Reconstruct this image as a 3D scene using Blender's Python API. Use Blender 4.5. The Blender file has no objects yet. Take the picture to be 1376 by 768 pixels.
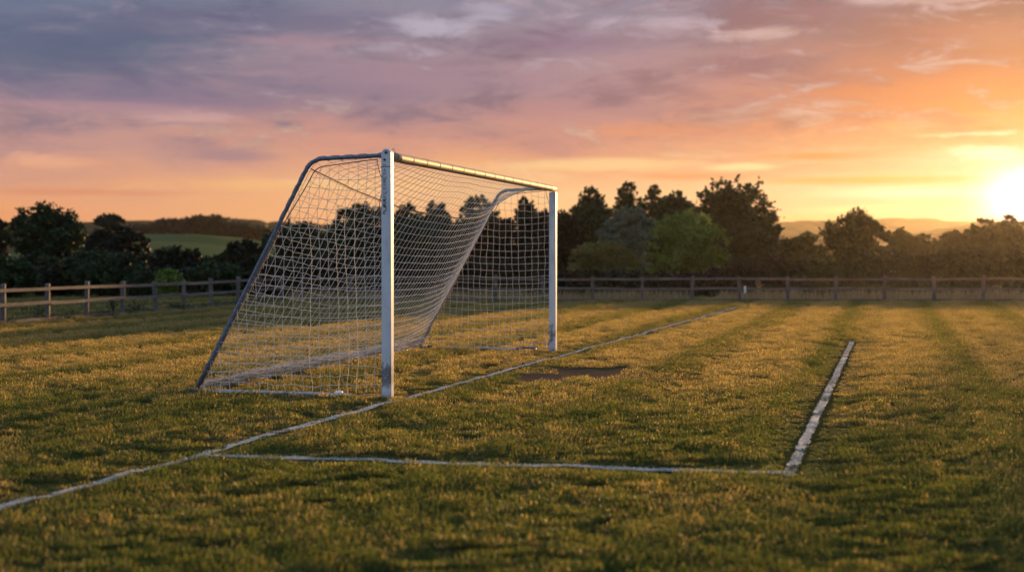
import bpy, bmesh, math, random
import numpy as np
from mathutils import Vector

R = math.radians
rng = np.random.default_rng(7)
scene = bpy.context.scene
col = scene.collection

# ------------------------------------------------------------------ camera
F = 1900.0            # focal length in pixels of the 1376 px wide photograph
CAMH = 1.42
PITCH = math.atan(41 / F)
SUN_AZ, SUN_EL = 23.0, 5.4        # degrees right of the view axis (+Y), above the horizon

def ray(x, y):
    cx, cy = (x - 688) / F, (384 - y) / F
    v = np.array([cx, 1.0, cy])
    c, s = math.cos(-PITCH), math.sin(-PITCH)
    return np.array([v[0], v[1] * c - v[2] * s, v[1] * s + v[2] * c])

def G(x, y):                      # photograph pixel -> point on the ground
    r = ray(x, y); t = -CAMH / r[2]
    return np.array([r[0] * t, r[1] * t])

cam_d = bpy.data.cameras.new('camera'); cam = bpy.data.objects.new('camera', cam_d); col.objects.link(cam)
cam.location = (0, 0, CAMH); cam.rotation_euler = (R(90) - PITCH, 0, 0)
cam_d.sensor_width = 36; cam_d.lens = F / 1376 * 36
cam_d.clip_start = 0.1; cam_d.clip_end = 20000
cam_d.dof.use_dof = True; cam_d.dof.focus_distance = 15.6; cam_d.dof.aperture_fstop = 1.5
cam_d.dof.aperture_blades = 0
scene.camera = cam

# ------------------------------------------------------------------ helpers
def lin(r, g, b):
    f = lambda c: c / 12.92 if c <= 0.04045 else ((c + 0.055) / 1.055) ** 2.4
    return (f(r / 255), f(g / 255), f(b / 255), 1)

def tag(o, label=None, cat=None, group=None, kind=None):
    if label: o['label'] = label
    if cat: o['category'] = cat
    if group: o['group'] = group
    if kind: o['kind'] = kind
    return o

def empty(name, loc):
    o = bpy.data.objects.new(name, None); col.objects.link(o); o.location = loc
    o.empty_display_size = 0.2
    return o

def link(name, me, mat, parent=None, world=True):
    o = bpy.data.objects.new(name, me); col.objects.link(o)
    if mat is not None and len(me.materials) == 0: me.materials.append(mat)
    if parent is not None:
        o.parent = parent
        if world:                       # mesh is in world coordinates: undo the chain of parents
            off = Vector((0, 0, 0)); p = parent
            while p is not None:
                off += p.location; p = p.parent
            o.location = -off
    return o

def mesh(name, verts, faces, smooth=False):
    me = bpy.data.meshes.new(name)
    me.from_pydata([tuple(v) for v in verts], [], [tuple(f) for f in faces])
    if smooth:
        me.polygons.foreach_set('use_smooth', [True] * len(me.polygons))
    me.update()
    return me

def np_mesh(name, v, f, smooth=False, attrs=None):
    """v (n,3), f (m,k) all faces with the same corner count"""
    me = bpy.data.meshes.new(name)
    v = np.asarray(v, np.float32); f = np.asarray(f, np.int32)
    m, k = f.shape
    me.vertices.add(len(v)); me.vertices.foreach_set('co', v.ravel())
    me.loops.add(m * k); me.loops.foreach_set('vertex_index', f.ravel())
    me.polygons.add(m)
    me.polygons.foreach_set('loop_start', np.arange(0, m * k, k, dtype=np.int32))
    me.polygons.foreach_set('loop_total', np.full(m, k, np.int32))
    if smooth: me.polygons.foreach_set('use_smooth', np.ones(m, bool))
    for nm, (typ, dat) in (attrs or {}).items():
        a = me.attributes.new(nm, typ, 'POINT'); a.data.foreach_set('value', dat)
    me.update(calc_edges=True); me.validate()
    return me

class Tubes:
    """collects round tubes along polylines into one mesh"""
    def __init__(s): s.v = []; s.f = []; s.n = 0
    def add(s, pts, r, k=5, caps=True):
        p = np.asarray(pts, float); n = len(p)
        r = np.broadcast_to(np.asarray(r, float), (n,))
        t = np.gradient(p, axis=0); t /= np.linalg.norm(t, axis=1, keepdims=True) + 1e-12
        up = np.tile(np.array([0.0, 0.0, 1.0]), (n, 1))
        up[np.abs(t[:, 2]) > 0.95] = (0.3, 1, 0)
        if np.any(np.abs(t[:, 2]) > 0.95) and not np.all(np.abs(t[:, 2]) > 0.95):
            up[:] = (0.83, 0.31, 0.17)
        a = np.cross(t, up); a /= np.linalg.norm(a, axis=1, keepdims=True) + 1e-12
        b = np.cross(t, a)
        ang = np.arange(k) * 2 * math.pi / k
        ring = p[:, None] + r[:, None, None] * (a[:, None] * np.cos(ang)[None, :, None] + b[:, None] * np.sin(ang)[None, :, None])
        s.v.append(ring.reshape(-1, 3))
        i = np.arange(n - 1)[:, None] * k; j = np.arange(k)[None]
        q = np.stack([i + j, i + (j + 1) % k, i + k + (j + 1) % k, i + k + j], -1).reshape(-1, 4) + s.n
        s.f += q.tolist()
        if caps:
            s.f.append([s.n + x for x in range(k)][::-1]); s.f.append([s.n + (n - 1) * k + x for x in range(k)])
        s.n += n * k
    def build(s, name, mat, parent=None, smooth=True):
        me = mesh(name, np.concatenate(s.v), s.f, smooth)
        return link(name, me, mat, parent)

_tabs = {}
def vnoise(x, y, seed=0):
    """smooth value noise in 0..1"""
    if seed not in _tabs: _tabs[seed] = np.random.default_rng(1000 + seed).random((256, 256))
    T = _tabs[seed]
    x = np.asarray(x, float); y = np.asarray(y, float)
    xi = np.floor(x).astype(int); yi = np.floor(y).astype(int)
    fx = x - xi; fy = y - yi
    fx = fx * fx * (3 - 2 * fx); fy = fy * fy * (3 - 2 * fy)
    a = T[xi & 255, yi & 255]; b = T[(xi + 1) & 255, yi & 255]
    c = T[xi & 255, (yi + 1) & 255]; d = T[(xi + 1) & 255, (yi + 1) & 255]
    return (a * (1 - fx) + b * fx) * (1 - fy) + (c * (1 - fx) + d * fx) * fy

def H(x, y):
    """height of the pitch: bumpy turf"""
    x = np.asarray(x, float); y = np.asarray(y, float)
    h = 0.012 * (vnoise(x / 1.1, y / 1.1, 1) - .5) + 0.016 * (vnoise(x / .42, y / .42, 2) - .5) + 0.014 * (vnoise(x / .19, y / .17, 3) - .5)
    fade = np.clip((46 - y) / 4, 0, 1) * np.clip((20 - np.abs(x)) / 3, 0, 1)
    return h * fade

# ------------------------------------------------------------------ node helpers
class NT:
    def __init__(s, tree): s.t = tree
    def n(s, typ, **kw):
        nd = s.t.nodes.new(typ)
        for k, v in kw.items(): setattr(nd, k, v)
        return nd
    def l(s, a, b): s.t.links.new(a, b)
    def put(s, sock, v):
        if isinstance(v, bpy.types.NodeSocket): s.l(v, sock)
        elif v is not None: sock.default_value = v
    def m(s, op, a, b=None, c=None, clamp=False):
        nd = s.n('ShaderNodeMath', operation=op, use_clamp=clamp)
        s.put(nd.inputs[0], a)
        if b is not None: s.put(nd.inputs[1], b)
        if c is not None: s.put(nd.inputs[2], c)
        return nd.outputs[0]
    def sm(s, x, e0, e1, smooth=True):
        nd = s.n('ShaderNodeMapRange', interpolation_type='SMOOTHSTEP' if smooth else 'LINEAR')
        s.put(nd.inputs[0], x); nd.inputs[1].default_value = e0; nd.inputs[2].default_value = e1
        if not smooth: nd.clamp = True
        if e0 > e1:
            nd.inputs[1].default_value = e1; nd.inputs[2].default_value = e0
            nd.inputs[3].default_value = 1; nd.inputs[4].default_value = 0
        return nd.outputs[0]
    def mix(s, f, a, b, blend='MIX'):
        nd = s.n('ShaderNodeMix', data_type='RGBA', blend_type=blend)
        s.put(nd.inputs[0], f); s.put(nd.inputs[6], a); s.put(nd.inputs[7], b)
        return nd.outputs[2]
    def noise(s, vec, scale, detail=3, rough=.5, dist=0):
        nd = s.n('ShaderNodeTexNoise'); s.put(nd.inputs['Vector'], vec)
        nd.inputs['Scale'].default_value = scale; nd.inputs['Detail'].default_value = detail
        nd.inputs['Roughness'].default_value = rough; nd.inputs['Distortion'].default_value = dist
        return nd.outputs[0]
    def comb(s, x, y, z):
        nd = s.n('ShaderNodeCombineXYZ'); s.put(nd.inputs[0], x); s.put(nd.inputs[1], y); s.put(nd.inputs[2], z)
        return nd.outputs[0]
    def sep(s, v):
        nd = s.n('ShaderNodeSeparateXYZ'); s.l(v, nd.inputs[0]); return nd.outputs
    def ramp(s, f, stops, interp='LINEAR'):
        nd = s.n('ShaderNodeValToRGB'); s.put(nd.inputs[0], f)
        cr = nd.color_ramp; cr.interpolation = interp
        while len(cr.elements) < len(stops): cr.elements.new(0.5)
        for e, (p, c) in zip(cr.elements, stops): e.position = p; e.color = c
        return nd.outputs[0]
    def vmul(s, v, k):
        nd = s.n('ShaderNodeVectorMath', operation='MULTIPLY'); s.l(v, nd.inputs[0]); nd.inputs[1].default_value = k
        return nd.outputs[0]

def new_mat(name):
    m = bpy.data.materials.new(name); m.use_nodes = True
    m.node_tree.nodes.clear()
    nt = NT(m.node_tree)
    out = nt.n('ShaderNodeOutputMaterial')
    return m, nt, out

def principled(nt, out, base, rough=.6, metal=0, spec=.5, bump=None, bstr=.3, bdist=.01):
    p = nt.n('ShaderNodeBsdfPrincipled')
    nt.put(p.inputs['Base Color'], base); nt.put(p.inputs['Roughness'], rough)
    p.inputs['Metallic'].default_value = metal; p.inputs['Specular IOR Level'].default_value = spec
    if bump is not None:
        b = nt.n('ShaderNodeBump'); b.inputs['Strength'].default_value = bstr; b.inputs['Distance'].default_value = bdist
        nt.l(bump, b.inputs['Height']); nt.l(b.outputs[0], p.inputs['Normal'])
    nt.l(p.outputs[0], out.inputs[0])
    return p

def pos(nt): return nt.n('ShaderNodeNewGeometry').outputs['Position']

# ------------------------------------------------------------------ goal layout
G0 = G(521, 537); G1 = G(743, 473)
D = (G1 - G0) / np.linalg.norm(G1 - G0)      # along the goal line, away from the camera
B = np.array([-D[1], D[0]])                  # behind the goal
GL = np.linalg.norm(G1 - G0)
def GP(u, s, z):                              # along line (m), behind (m), up (m)
    p = G0 + D * u + B * s
    return np.array([p[0], p[1], z])

# ------------------------------------------------------------------ materials
def grass_color(nt, P):
    """returns (colour of the living turf at P): mown stripes, dry patches, shade painted into the near turf"""
    x, y, z = nt.sep(P)
    flat = nt.comb(x, y, 0)
    s = nt.m('ADD', nt.m('MULTIPLY', nt.m('SUBTRACT', x, float(G0[0])), float(B[0])), nt.m('MULTIPLY', nt.m('SUBTRACT', y, float(G0[1])), float(B[1])))
    wob = nt.m('MULTIPLY', nt.m('SUBTRACT', nt.noise(flat, .5, 2), .5), .7)
    st = nt.m('SINE', nt.m('MULTIPLY', nt.m('ADD', s, wob), 2 * math.pi / 1.75))
    st2 = nt.m('SINE', nt.m('MULTIPLY', nt.m('ADD', s, nt.m('MULTIPLY', wob, .6)), 2 * math.pi / .62))
    st = nt.m('ADD', nt.m('MULTIPLY', nt.sm(st, -.95, .1), .78), nt.m('MULTIPLY', nt.sm(st2, -.9, .5), .22))
    n1 = nt.noise(flat, .35, 3, .6)
    n2 = nt.noise(nt.vmul(flat, (.8, 1.5, 1)), 2.6, 5, .68)
    n3 = nt.noise(nt.vmul(flat, (.7, 1.4, 1)), 11.0, 4, .65)
    dry = nt.m('ADD', nt.m('MULTIPLY', n1, .55), nt.m('ADD', nt.m('MULTIPLY', n2, .52), nt.m('MULTIPLY', n3, .65)))
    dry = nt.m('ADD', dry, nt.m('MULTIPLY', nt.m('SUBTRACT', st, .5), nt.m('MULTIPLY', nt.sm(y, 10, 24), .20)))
    dry = nt.m('ADD', dry, nt.m('ADD', nt.m('MULTIPLY', nt.sm(y, 9, 25), .34), .10))  # near turf darker, far turf paler: the fall of light put into the colour
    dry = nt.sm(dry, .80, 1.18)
    return dry, flat, st

def make_grass_mat():
    m, nt, out = new_mat('grass_blades')
    P = pos(nt)
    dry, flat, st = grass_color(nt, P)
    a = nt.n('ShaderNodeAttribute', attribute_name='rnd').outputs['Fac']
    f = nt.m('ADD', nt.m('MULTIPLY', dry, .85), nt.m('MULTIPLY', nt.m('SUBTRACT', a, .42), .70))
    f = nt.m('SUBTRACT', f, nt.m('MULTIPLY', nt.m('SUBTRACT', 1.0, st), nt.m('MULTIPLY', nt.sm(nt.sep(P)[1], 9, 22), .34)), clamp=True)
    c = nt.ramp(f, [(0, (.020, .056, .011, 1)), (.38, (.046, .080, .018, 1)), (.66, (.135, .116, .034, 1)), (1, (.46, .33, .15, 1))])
    p = nt.n('ShaderNodeBsdfPrincipled'); nt.l(c, p.inputs['Base Color'])
    p.inputs['Roughness'].default_value = .55; p.inputs['Specular IOR Level'].default_value = .25
    tr = nt.n('ShaderNodeBsdfTranslucent')
    nt.l(nt.mix(.5, nt.mix(1, c, (2.6, 2.4, 1.6, 1), 'MULTIPLY'), (.20, .20, .035, 1)), tr.inputs[0])
    mx = nt.n('ShaderNodeMixShader'); mx.inputs[0].default_value = .5
    nt.l(p.outputs[0], mx.inputs[1]); nt.l(tr.outputs[0], mx.inputs[2]); nt.l(mx.outputs[0], out.inputs[0])
    return m

def make_ground_mat():
    m, nt, out = new_mat('turf_soil')
    P = pos(nt)
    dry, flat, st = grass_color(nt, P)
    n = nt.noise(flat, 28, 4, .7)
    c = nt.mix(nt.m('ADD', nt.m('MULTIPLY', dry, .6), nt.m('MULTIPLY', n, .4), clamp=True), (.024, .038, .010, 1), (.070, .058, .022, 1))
    # bare worn soil in front of the goal
    x, y, z = nt.sep(P)
    wc = G(778, 504)
    dx = nt.m('DIVIDE', nt.m('SUBTRACT', x, float(wc[0])), 1.25); dy = nt.m('DIVIDE', nt.m('SUBTRACT', y, float(wc[1])), 1.05)
    rr = nt.m('SQRT', nt.m('ADD', nt.m('MULTIPLY', dx, dx), nt.m('MULTIPLY', dy, dy)))
    rr = nt.m('ADD', rr, nt.m('MULTIPLY', nt.m('SUBTRACT', nt.noise(flat, 3.2, 3), .5), .9))
    soil = nt.mix(nt.noise(flat, 14, 5, .75), (.060, .036, .022, 1), (.19, .118, .072, 1))
    c = nt.mix(nt.sm(rr, 1.1, .7), c, soil)
    principled(nt, out, c, 1.0, spec=0, bump=nt.noise(flat, 60, 4, .7), bstr=.5, bdist=.01)
    return m

def make_white_grass():
    m, nt, out = new_mat('painted_grass')
    P = pos(nt)
    a = nt.n('ShaderNodeAttribute', attribute_name='rnd').outputs['Fac']
    c = nt.ramp(a, [(0, (.07, .085, .03, 1)), (.16, (.22, .23, .16, 1)), (.42, (.46, .47, .43, 1)), (1, (.68, .68, .64, 1))])
    p = nt.n('ShaderNodeBsdfPrincipled'); nt.l(c, p.inputs['Base Color']); p.inputs['Roughness'].default_value = .75
    tr = nt.n('ShaderNodeBsdfTranslucent'); nt.l(c, tr.inputs[0])
    mx = nt.n('ShaderNodeMixShader'); mx.inputs[0].default_value = .18
    nt.l(p.outputs[0], mx.inputs[1]); nt.l(tr.outputs[0], mx.inputs[2]); nt.l(mx.outputs[0], out.inputs[0])
    return m

def foliage_mat(name, c0, c1, trans=.3):
    m, nt, out = new_mat(name)
    a = nt.n('ShaderNodeAttribute', attribute_name='rnd').outputs['Fac']
    c = nt.ramp(a, [(0, (*c0, 1)), (1, (*c1, 1))])
    p = nt.n('ShaderNodeBsdfPrincipled'); nt.l(c, p.inputs['Base Color'])
    p.inputs['Roughness'].default_value = .6; p.inputs['Specular IOR Level'].default_value = .25
    tr = nt.n('ShaderNodeBsdfTranslucent'); nt.l(c, tr.inputs[0])
    mx = nt.n('ShaderNodeMixShader'); mx.inputs[0].default_value = trans
    nt.l(p.outputs[0], mx.inputs[1]); nt.l(tr.outputs[0], mx.inputs[2]); nt.l(mx.outputs[0], out.inputs[0])
    return m

def wood_mat():
    m, nt, out = new_mat('weathered_wood')
    P = pos(nt)
    g = nt.noise(nt.vmul(P, (3, 3, 30)), 2.2, 5, .65)
    b = nt.noise(P, 1.3, 3, .6)
    c = nt.ramp(nt.m('ADD', nt.m('MULTIPLY', g, .6), nt.m('MULTIPLY', b, .4)), [(.3, (.05, .042, .037, 1)), (.5, (.145, .122, .104, 1)), (.72, (.28, .245, .215, 1))])
    principled(nt, out, c, .85, spec=.2, bump=g, bstr=.5, bdist=.01)
    return m

def post_mat():
    m, nt, out = new_mat('white_paint_worn')
    P = pos(nt); x, y, z = nt.sep(P)
    grime = nt.noise(nt.vmul(P, (1, 1, .35)), 9, 4, .65)
    c = nt.mix(nt.sm(grime, .42, .8), (.68, .69, .70, 1), (.48, .49, .50, 1))
    # mud and rust splashes low on the post
    low = nt.m('MULTIPLY', nt.sm(z, .62, .25), nt.sm(z, .03, .2))
    sp = nt.noise(nt.vmul(P, (1, 1, .5)), 34, 5, .75)
    big = nt.noise(nt.vmul(P, (1, 1, .4)), 11, 3, .6)
    msk = nt.sm(nt.m('ADD', nt.m('MULTIPLY', sp, .55), nt.m('ADD', nt.m('MULTIPLY', big, .65), nt.m('MULTIPLY', low, .20))), .74, .82)
    msk = nt.m('MULTIPLY', msk, nt.m('ADD', nt.m('MULTIPLY', low, .72), .02))
    c = nt.mix(msk, c, (.045, .032, .026, 1))
    foot = nt.m('MULTIPLY', nt.sm(z, .10, .0), nt.sm(sp, .35, .6))
    c = nt.mix(foot, c, (.05, .055, .03, 1))
    # algae stain below the top seam
    hi = nt.m('MULTIPLY', nt.sm(z, 1.95, 2.12), nt.sm(z, 2.30, 2.15))
    c = nt.mix(nt.m('MULTIPLY', nt.m('MULTIPLY', hi, nt.sm(big, .45, .65)), .6), c, (.22, .30, .25, 1))
    principled(nt, out, c, .42, spec=.45, bump=sp, bstr=.12, bdist=.004)
    return m

def simple(name, c, rough=.6, metal=0, var=.25, scale=25, bstr=.15):
    m, nt, out = new_mat(name)
    P = pos(nt); n = nt.noise(P, scale, 4, .65)
    cc = nt.mix(nt.sm(n, .3, .7), tuple(k * (1 - var) for k in c) + (1,), tuple(min(1, k * (1 + var)) for k in c) + (1,))
    principled(nt, out, cc, rough, metal, bump=n, bstr=bstr, bdist=.004)
    return m

M = {
    'grass': make_grass_mat(), 'soil': make_ground_mat(), 'white_grass': make_white_grass(),
    'wood': wood_mat(), 'post': post_mat(),
    'steel': simple('painted_steel', (.15, .185, .23), .5, .3, .35, 40),
    'galv': simple('galvanised_tube', (.36, .40, .44), .5, .5, .25, 40),
    'twine': simple('net_twine', (.82, .71, .57), .85, 0, .15, 15, 0),
    'hem': simple('net_hem', (.60, .49, .41), .9, 0, .3, 60, 0),
    'rope': simple('border_rope', (.16, .12, .10), .9, 0, .3, 60),
    'bind': simple('binding_cord', (.13, .13, .15), .9, 0, .3, 60),
    'dark': simple('dark_paint_marks', (.05, .065, .07), .7, 0, .3, 60),
    'bolt': simple('bolt_metal', (.18, .20, .22), .45, .7, .2, 60),
    'bar': simple('crossbar_paint', (.30, .22, .135), .62, 0, .3, 14, .05),
    'plastic': simple('white_plastic_scrap', (.72, .76, .80), .4, 0, .1, 30),
    'orange': simple('orange_scrap', (.62, .30, .10), .6, 0, .2, 40),
    'stake': simple('white_stake_paint', (.76, .74, .68), .6, 0, .15, 25),
    'bark': simple('bark', (.055, .042, .032), .95, 0, .4, 8, .6),
    'wall': simple('pale_render', (.62, .58, .52), .9, 0, .1, 2),
    'roof': simple('slate_roof', (.16, .12, .11), .8, 0, .2, 3),
    'glass': simple('window_glass', (.03, .035, .04), .1, 0, .1, 2, 0),
}

# ------------------------------------------------------------------ ground sheet
def axis(dense0, dense1, step, outs):
    a = np.arange(dense0, dense1 + 1e-6, step)
    return np.array(sorted(set(np.round(np.concatenate([outs, a]), 4))))
xs = axis(-15, 17, .09, np.array([-6000, -2500, -1000, -500, -250, -120, -60, -35, -25, -20, -17.5, 19, 22, 27, 37, 60, 120, 250, 500, 1000, 2500, 6000]))
y1 = np.arange(4, 20, .09); y2 = np.arange(20, 48, .14)
ys = np.concatenate([[-40, -15, -5, 0, 2], y1, y2, [50, 54, 60, 70, 90, 120, 180, 300, 600, 1200, 2500, 5000, 9000]])
X, Y = np.meshgrid(xs, ys)
V = np.stack([X, Y, H(X, Y)], -1).reshape(-1, 3)
nx, ny = len(xs), len(ys)
i = (np.arange(ny - 1)[:, None] * nx + np.arange(nx - 1)[None]).ravel()
ground = link('ground', np_mesh('ground', V, np.stack([i, i + 1, i + nx + 1, i + nx], 1), True), M['soil'])
tag(ground, 'bumpy mown turf of the football pitch running out to the fields', kind='structure')

# ------------------------------------------------------------------ white lines: paint on the turf and on its blades
LINES = []        # (a, b, half width)
def blades(px, py, n, lmin, lmax, w, lean=.5, hscale=None):
    """grass blades: returns verts (n*5,3), tris list -> as quads+tri split into triangles"""
    ang = rng.random(n) * 2 * math.pi
    L = lmin + (lmax - lmin) * rng.random(n) ** 1.3
    if hscale is not None: L = L * hscale
    ln = lean * (0.25 + rng.random(n))
    d = np.stack([np.cos(ang), np.sin(ang)], 1)
    wv = np.stack([-np.sin(ang), np.cos(ang)], 1) * (w * (0.7 + .6 * rng.random(n)))[:, None] * .5
    base = np.stack([px, py], 1)
    z0 = -0.01
    mid = base + d * (L * ln * .35)[:, None]; tip = base + d * (L * ln)[:, None]
    zt = L * np.sqrt(np.clip(1 - .55 * np.clip(ln, 0, 1.2) ** 2, .15, 1))
    v = np.zeros((n, 5, 3))
    v[:, 0, :2] = base - wv; v[:, 1, :2] = base + wv; v[:, 0, 2] = v[:, 1, 2] = z0
    v[:, 2, :2] = mid - wv * .85; v[:, 3, :2] = mid + wv * .85; v[:, 2, 2] = v[:, 3, 2] = zt * .6
    v[:, 4, :2] = tip; v[:, 4, 2] = zt
    k = np.arange(n)[:, None] * 5
    t = np.concatenate([k + [0, 1, 3], k + [0, 3, 2], k + [2, 3, 4]], 1).reshape(-1, 3)
    return v, t

def white_line(name, a, b, half, label, dens, wear=.5):
    a = np.asarray(a); b = np.asarray(b); L = np.linalg.norm(b - a); d = (b - a) / L; nrm = np.array([-d[1], d[0]])
    LINES.append((a, b, half))
    # sheet
    ns = int(L / .06) + 2
    t = np.linspace(0, L, ns)
    cols = 5
    vv = []
    for j in range(cols):
        o = (j / (cols - 1) * 2 - 1) * half
        jit = (vnoise(t / .11, np.full(ns, j * 7.3), 11) - .5) * half * (.55 if j in (0, cols - 1) else .1)
        q = a[None] + d[None] * t[:, None] + nrm[None] * (o + jit)[:, None]
        vv.append(np.stack([q[:, 0], q[:, 1], H(q[:, 0], q[:, 1]) + .010], 1))
    Vs = np.stack(vv, 1).reshape(-1, 3)
    k = (np.arange(ns - 1)[:, None] * cols + np.arange(cols - 1)[None]).ravel()
    q4 = np.stack([k, k + cols, k + cols + 1, k + 1], 1)
    worn = vnoise(Vs[k, 0] / .08, Vs[k, 1] / .08, 16) * .6 + vnoise(Vs[k, 0] / .45, Vs[k, 1] / .45, 17) * .4
    q4 = q4[worn > .36 * wear]                 # paint rubbed off here and there
    tri = np.concatenate([q4[:, [0, 1, 2]], q4[:, [0, 2, 3]]])
    # blades, denser close to the camera
    n = int(L * 2 * half * dens)
    tt = rng.random(n) * L; oo = (rng.random(n) * 2 - 1) * half * (1 + .25 * rng.random(n))
    keep = vnoise(tt / .12, oo / .05, 12) * .6 + vnoise(tt / .5, oo / .1, 13) * .4 > .30 * wear
    tt, oo = tt[keep], oo[keep]; n = len(tt)
    q = a[None] + d[None] * tt[:, None] + nrm[None] * oo[:, None]
    bv, bt = blades(q[:, 0], q[:, 1], n, .012, .028, .005, 1.0)
    bv[:, :, 2] += H(q[:, 0], q[:, 1])[:, None]
    rn = np.clip(.08 + .85 * rng.random(n) - .5 * (np.abs(oo) / half > .9) - .35 * (vnoise(tt / .3, oo / .04, 14) < .3), 0, 1)
    allv = np.concatenate([Vs, bv.reshape(-1, 3)])
    allt = np.concatenate([tri, bt + len(Vs)])
    r_all = np.concatenate([np.clip(.02 + .40 * vnoise(Vs[:, 0] / .09, Vs[:, 1] / .09, 15) + .42 * rng.random(len(Vs)), 0, 1), np.repeat(rn, 5)]).astype(np.float32)
    o = link(name, np_mesh(name, allv, allt, False, {'rnd': ('FLOAT', r_all)}), M['white_grass'])
    tag(o, label, kind='structure')
    return o

white_line('goal_line', G(-90, 709), G(992, 413), .041, 'long white goal line running past both posts towards the fence', 9000, 1.0)
ca = G(266, 611.3); cb = G(1072, 637)
white_line('goal_area_line', ca, G(1066, 637.2), .054, 'white line of the goal area crossing the foreground grass', 13000, .3)
white_line('goal_area_side_line', G(1059, 640), G(1145, 459), .037, 'white goal area line running away from the camera on the right', 9000, 1.0)

def line_dist(x, y):
    m = np.full(len(x), 9.0)
    p = np.stack([x, y], 1)
    for a, b, half in LINES:
        d = b - a; t = np.clip(((p - a) @ d) / (d @ d), 0, 1)
        q = a + t[:, None] * d
        m = np.minimum(m, np.linalg.norm(p - q, axis=1) - half)
    return m

# ------------------------------------------------------------------ turf: tufts instanced on a point set, one object
def build_grass():
    vs, ts, rn, vid = [], [], [], []
    base = 0
    NV = 6
    for k in range(NV):
        n = 420 if k < 5 else 40
        r = (.19 if k < 5 else .05) * np.sqrt(rng.random(n)); a = rng.random(n) * 2 * math.pi
        px, py = r * np.cos(a), r * np.sin(a)
        hs = .8 + .4 * vnoise(px / .06 + 31 * k, py / .06, 21)
        if k == 4: hs = hs * 1.7
        v, t = blades(px, py, n, .010, .026, .0042, 1.15, hs)
        vs.append(v.reshape(-1, 3)); ts.append(t + base); base += n * 5
        rn.append(np.repeat(np.clip(.45 + .35 * rng.normal(size=n), 0, 1), 5)); vid.append(np.full(n * 5, k))
    # points
    pts = []
    for (ya, yb, dens) in ((5.0, 9, 40), (9, 13, 34), (13, 20, 26), (20, 30, 20), (30, 47, 14)):
        xa, xb = -.46 * yb - 3.5, .42 * yb + 3.5
        q = 1 / math.sqrt(dens)                    # one tuft per cell of a jittered lattice: no bald gaps
        gx, gy = np.meshgrid(np.arange(xa, xb, q), np.arange(ya, yb, q)); n = gx.size
        x = gx.ravel() + q * (rng.random(n) * 1.3 - .15); y = gy.ravel() + q * (rng.random(n) * 1.3 - .15)
        ok = (x > -.46 * y - 3.5) & (x < .42 * y + 3.5)
        pts.append(np.stack([x[ok], y[ok]], 1))
    p = np.concatenate(pts)
    ld = line_dist(p[:, 0], p[:, 1])
    p = p[ld > .22 + .02 * rng.random(len(p))]
    wc = G(778, 504)
    q = (p - wc) / np.array([1.25, 1.05])
    rr = np.linalg.norm(q, axis=1) + (vnoise(p[:, 0] * 3, p[:, 1] * 3, 22) - .5) * .7
    p = p[rng.random(len(p)) < .05 + .95 * np.clip((rr - .70) / .75, 0, 1) ** 1.3]
    x, y = p[:, 0], p[:, 1]; n = len(p)
    s = .86 + .26 * (.45 * vnoise(x / .5, y / .3, 23) + .55 * vnoise(x / .2, y / .13, 24)) ** 1.2 + .15 * rng.random(n)
    s *= 1 + .25 * np.clip((y - 22) / 20, 0, 1)
    var = rng.integers(0, 4, n)
    tall = (vnoise(x / .33, y / .26, 25) > .90) & (rng.random(n) < .12)
    var[tall] = 4
    small = ld = line_dist(x, y) < .19
    sc = np.stack([np.where(small, .75, 1) * (.85 + .3 * rng.random(n)), np.where(small, .75, 1) * (.85 + .3 * rng.random(n)), s], 1)
    # mown stripes: the nap leans one way, then the other
    st = np.sin(2 * math.pi * (((x - G0[0]) * B[0] + (y - G0[1]) * B[1]) + .25 * (vnoise(x, y, 26) - .5)) / 1.75)
    lean = np.clip(st * 2, -1, 1) * .34
    rot = np.stack([-lean + .10 * rng.normal(size=n), .12 * rng.normal(size=n), np.zeros(n)], 1)
    # small tufts closing up to the edges of the painted lines
    lp = []
    for a, b, half in LINES:
        L = np.linalg.norm(b - a); d = (b - a) / L; nr = np.array([-d[1], d[0]]); m_ = int(L * 190)
        tt = rng.random(m_) * L; oo = (half + .07 + .22 * rng.random(m_)) * np.where(rng.random(m_) < .5, -1, 1)
        
        lp.append(a + d * tt[:, None] + nr * oo[:, None])
        te = np.concatenate([-.30 * rng.random(140), L + .30 * rng.random(140)])     # round off both ends
        lp.append(a + d * te[:, None] + nr * (rng.random(280)[:, None] * .7 - .35))
    lp = np.concatenate(lp); lp = lp[(lp[:, 1] > 5) & (line_dist(lp[:, 0], lp[:, 1]) > np.where(rng.random(len(lp)) < .07, -1, .06))]; nl = len(lp)
    # extra unmown tufts at the feet of the goal
    ex = []
    for (ux, uy, m_, sp) in ((G0[0], G0[1], 22, .13), (G1[0] - .12, G1[1] - .02, 16, .12), (*G(436, 532), 10, .08), (*G(700, 474.5), 12, .12)):
        for _ in range(m_): ex.append((ux + rng.normal() * sp, uy + rng.normal() * sp * .6))
    for t_ in np.linspace(.05, 1.95, 26):
        e = GP(0, t_, 0); ex.append((e[0] + rng.normal() * .04, e[1] - .05 + rng.normal() * .03))
        e = GP(GL, t_, 0); ex.append((e[0] + rng.normal() * .04, e[1] - .05 + rng.normal() * .03))
    ex = np.array(ex); ne = len(ex)
    P3 = np.concatenate([np.stack([lp[:, 0], lp[:, 1], H(lp[:, 0], lp[:, 1])], 1), np.stack([x, y, H(x, y)], 1), np.stack([ex[:, 0], ex[:, 1], H(ex[:, 0], ex[:, 1])], 1)])
    var = np.concatenate([np.full(nl, 5), var, np.full(ne, 4)])
    sc = np.concatenate([np.stack([np.full(nl, 1.0), np.full(nl, 1.0), .32 + .26 * rng.random(nl)], 1), sc, np.stack([.35 + .2 * rng.random(ne), .35 + .2 * rng.random(ne), .8 + .5 * rng.random(ne)], 1)])
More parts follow.
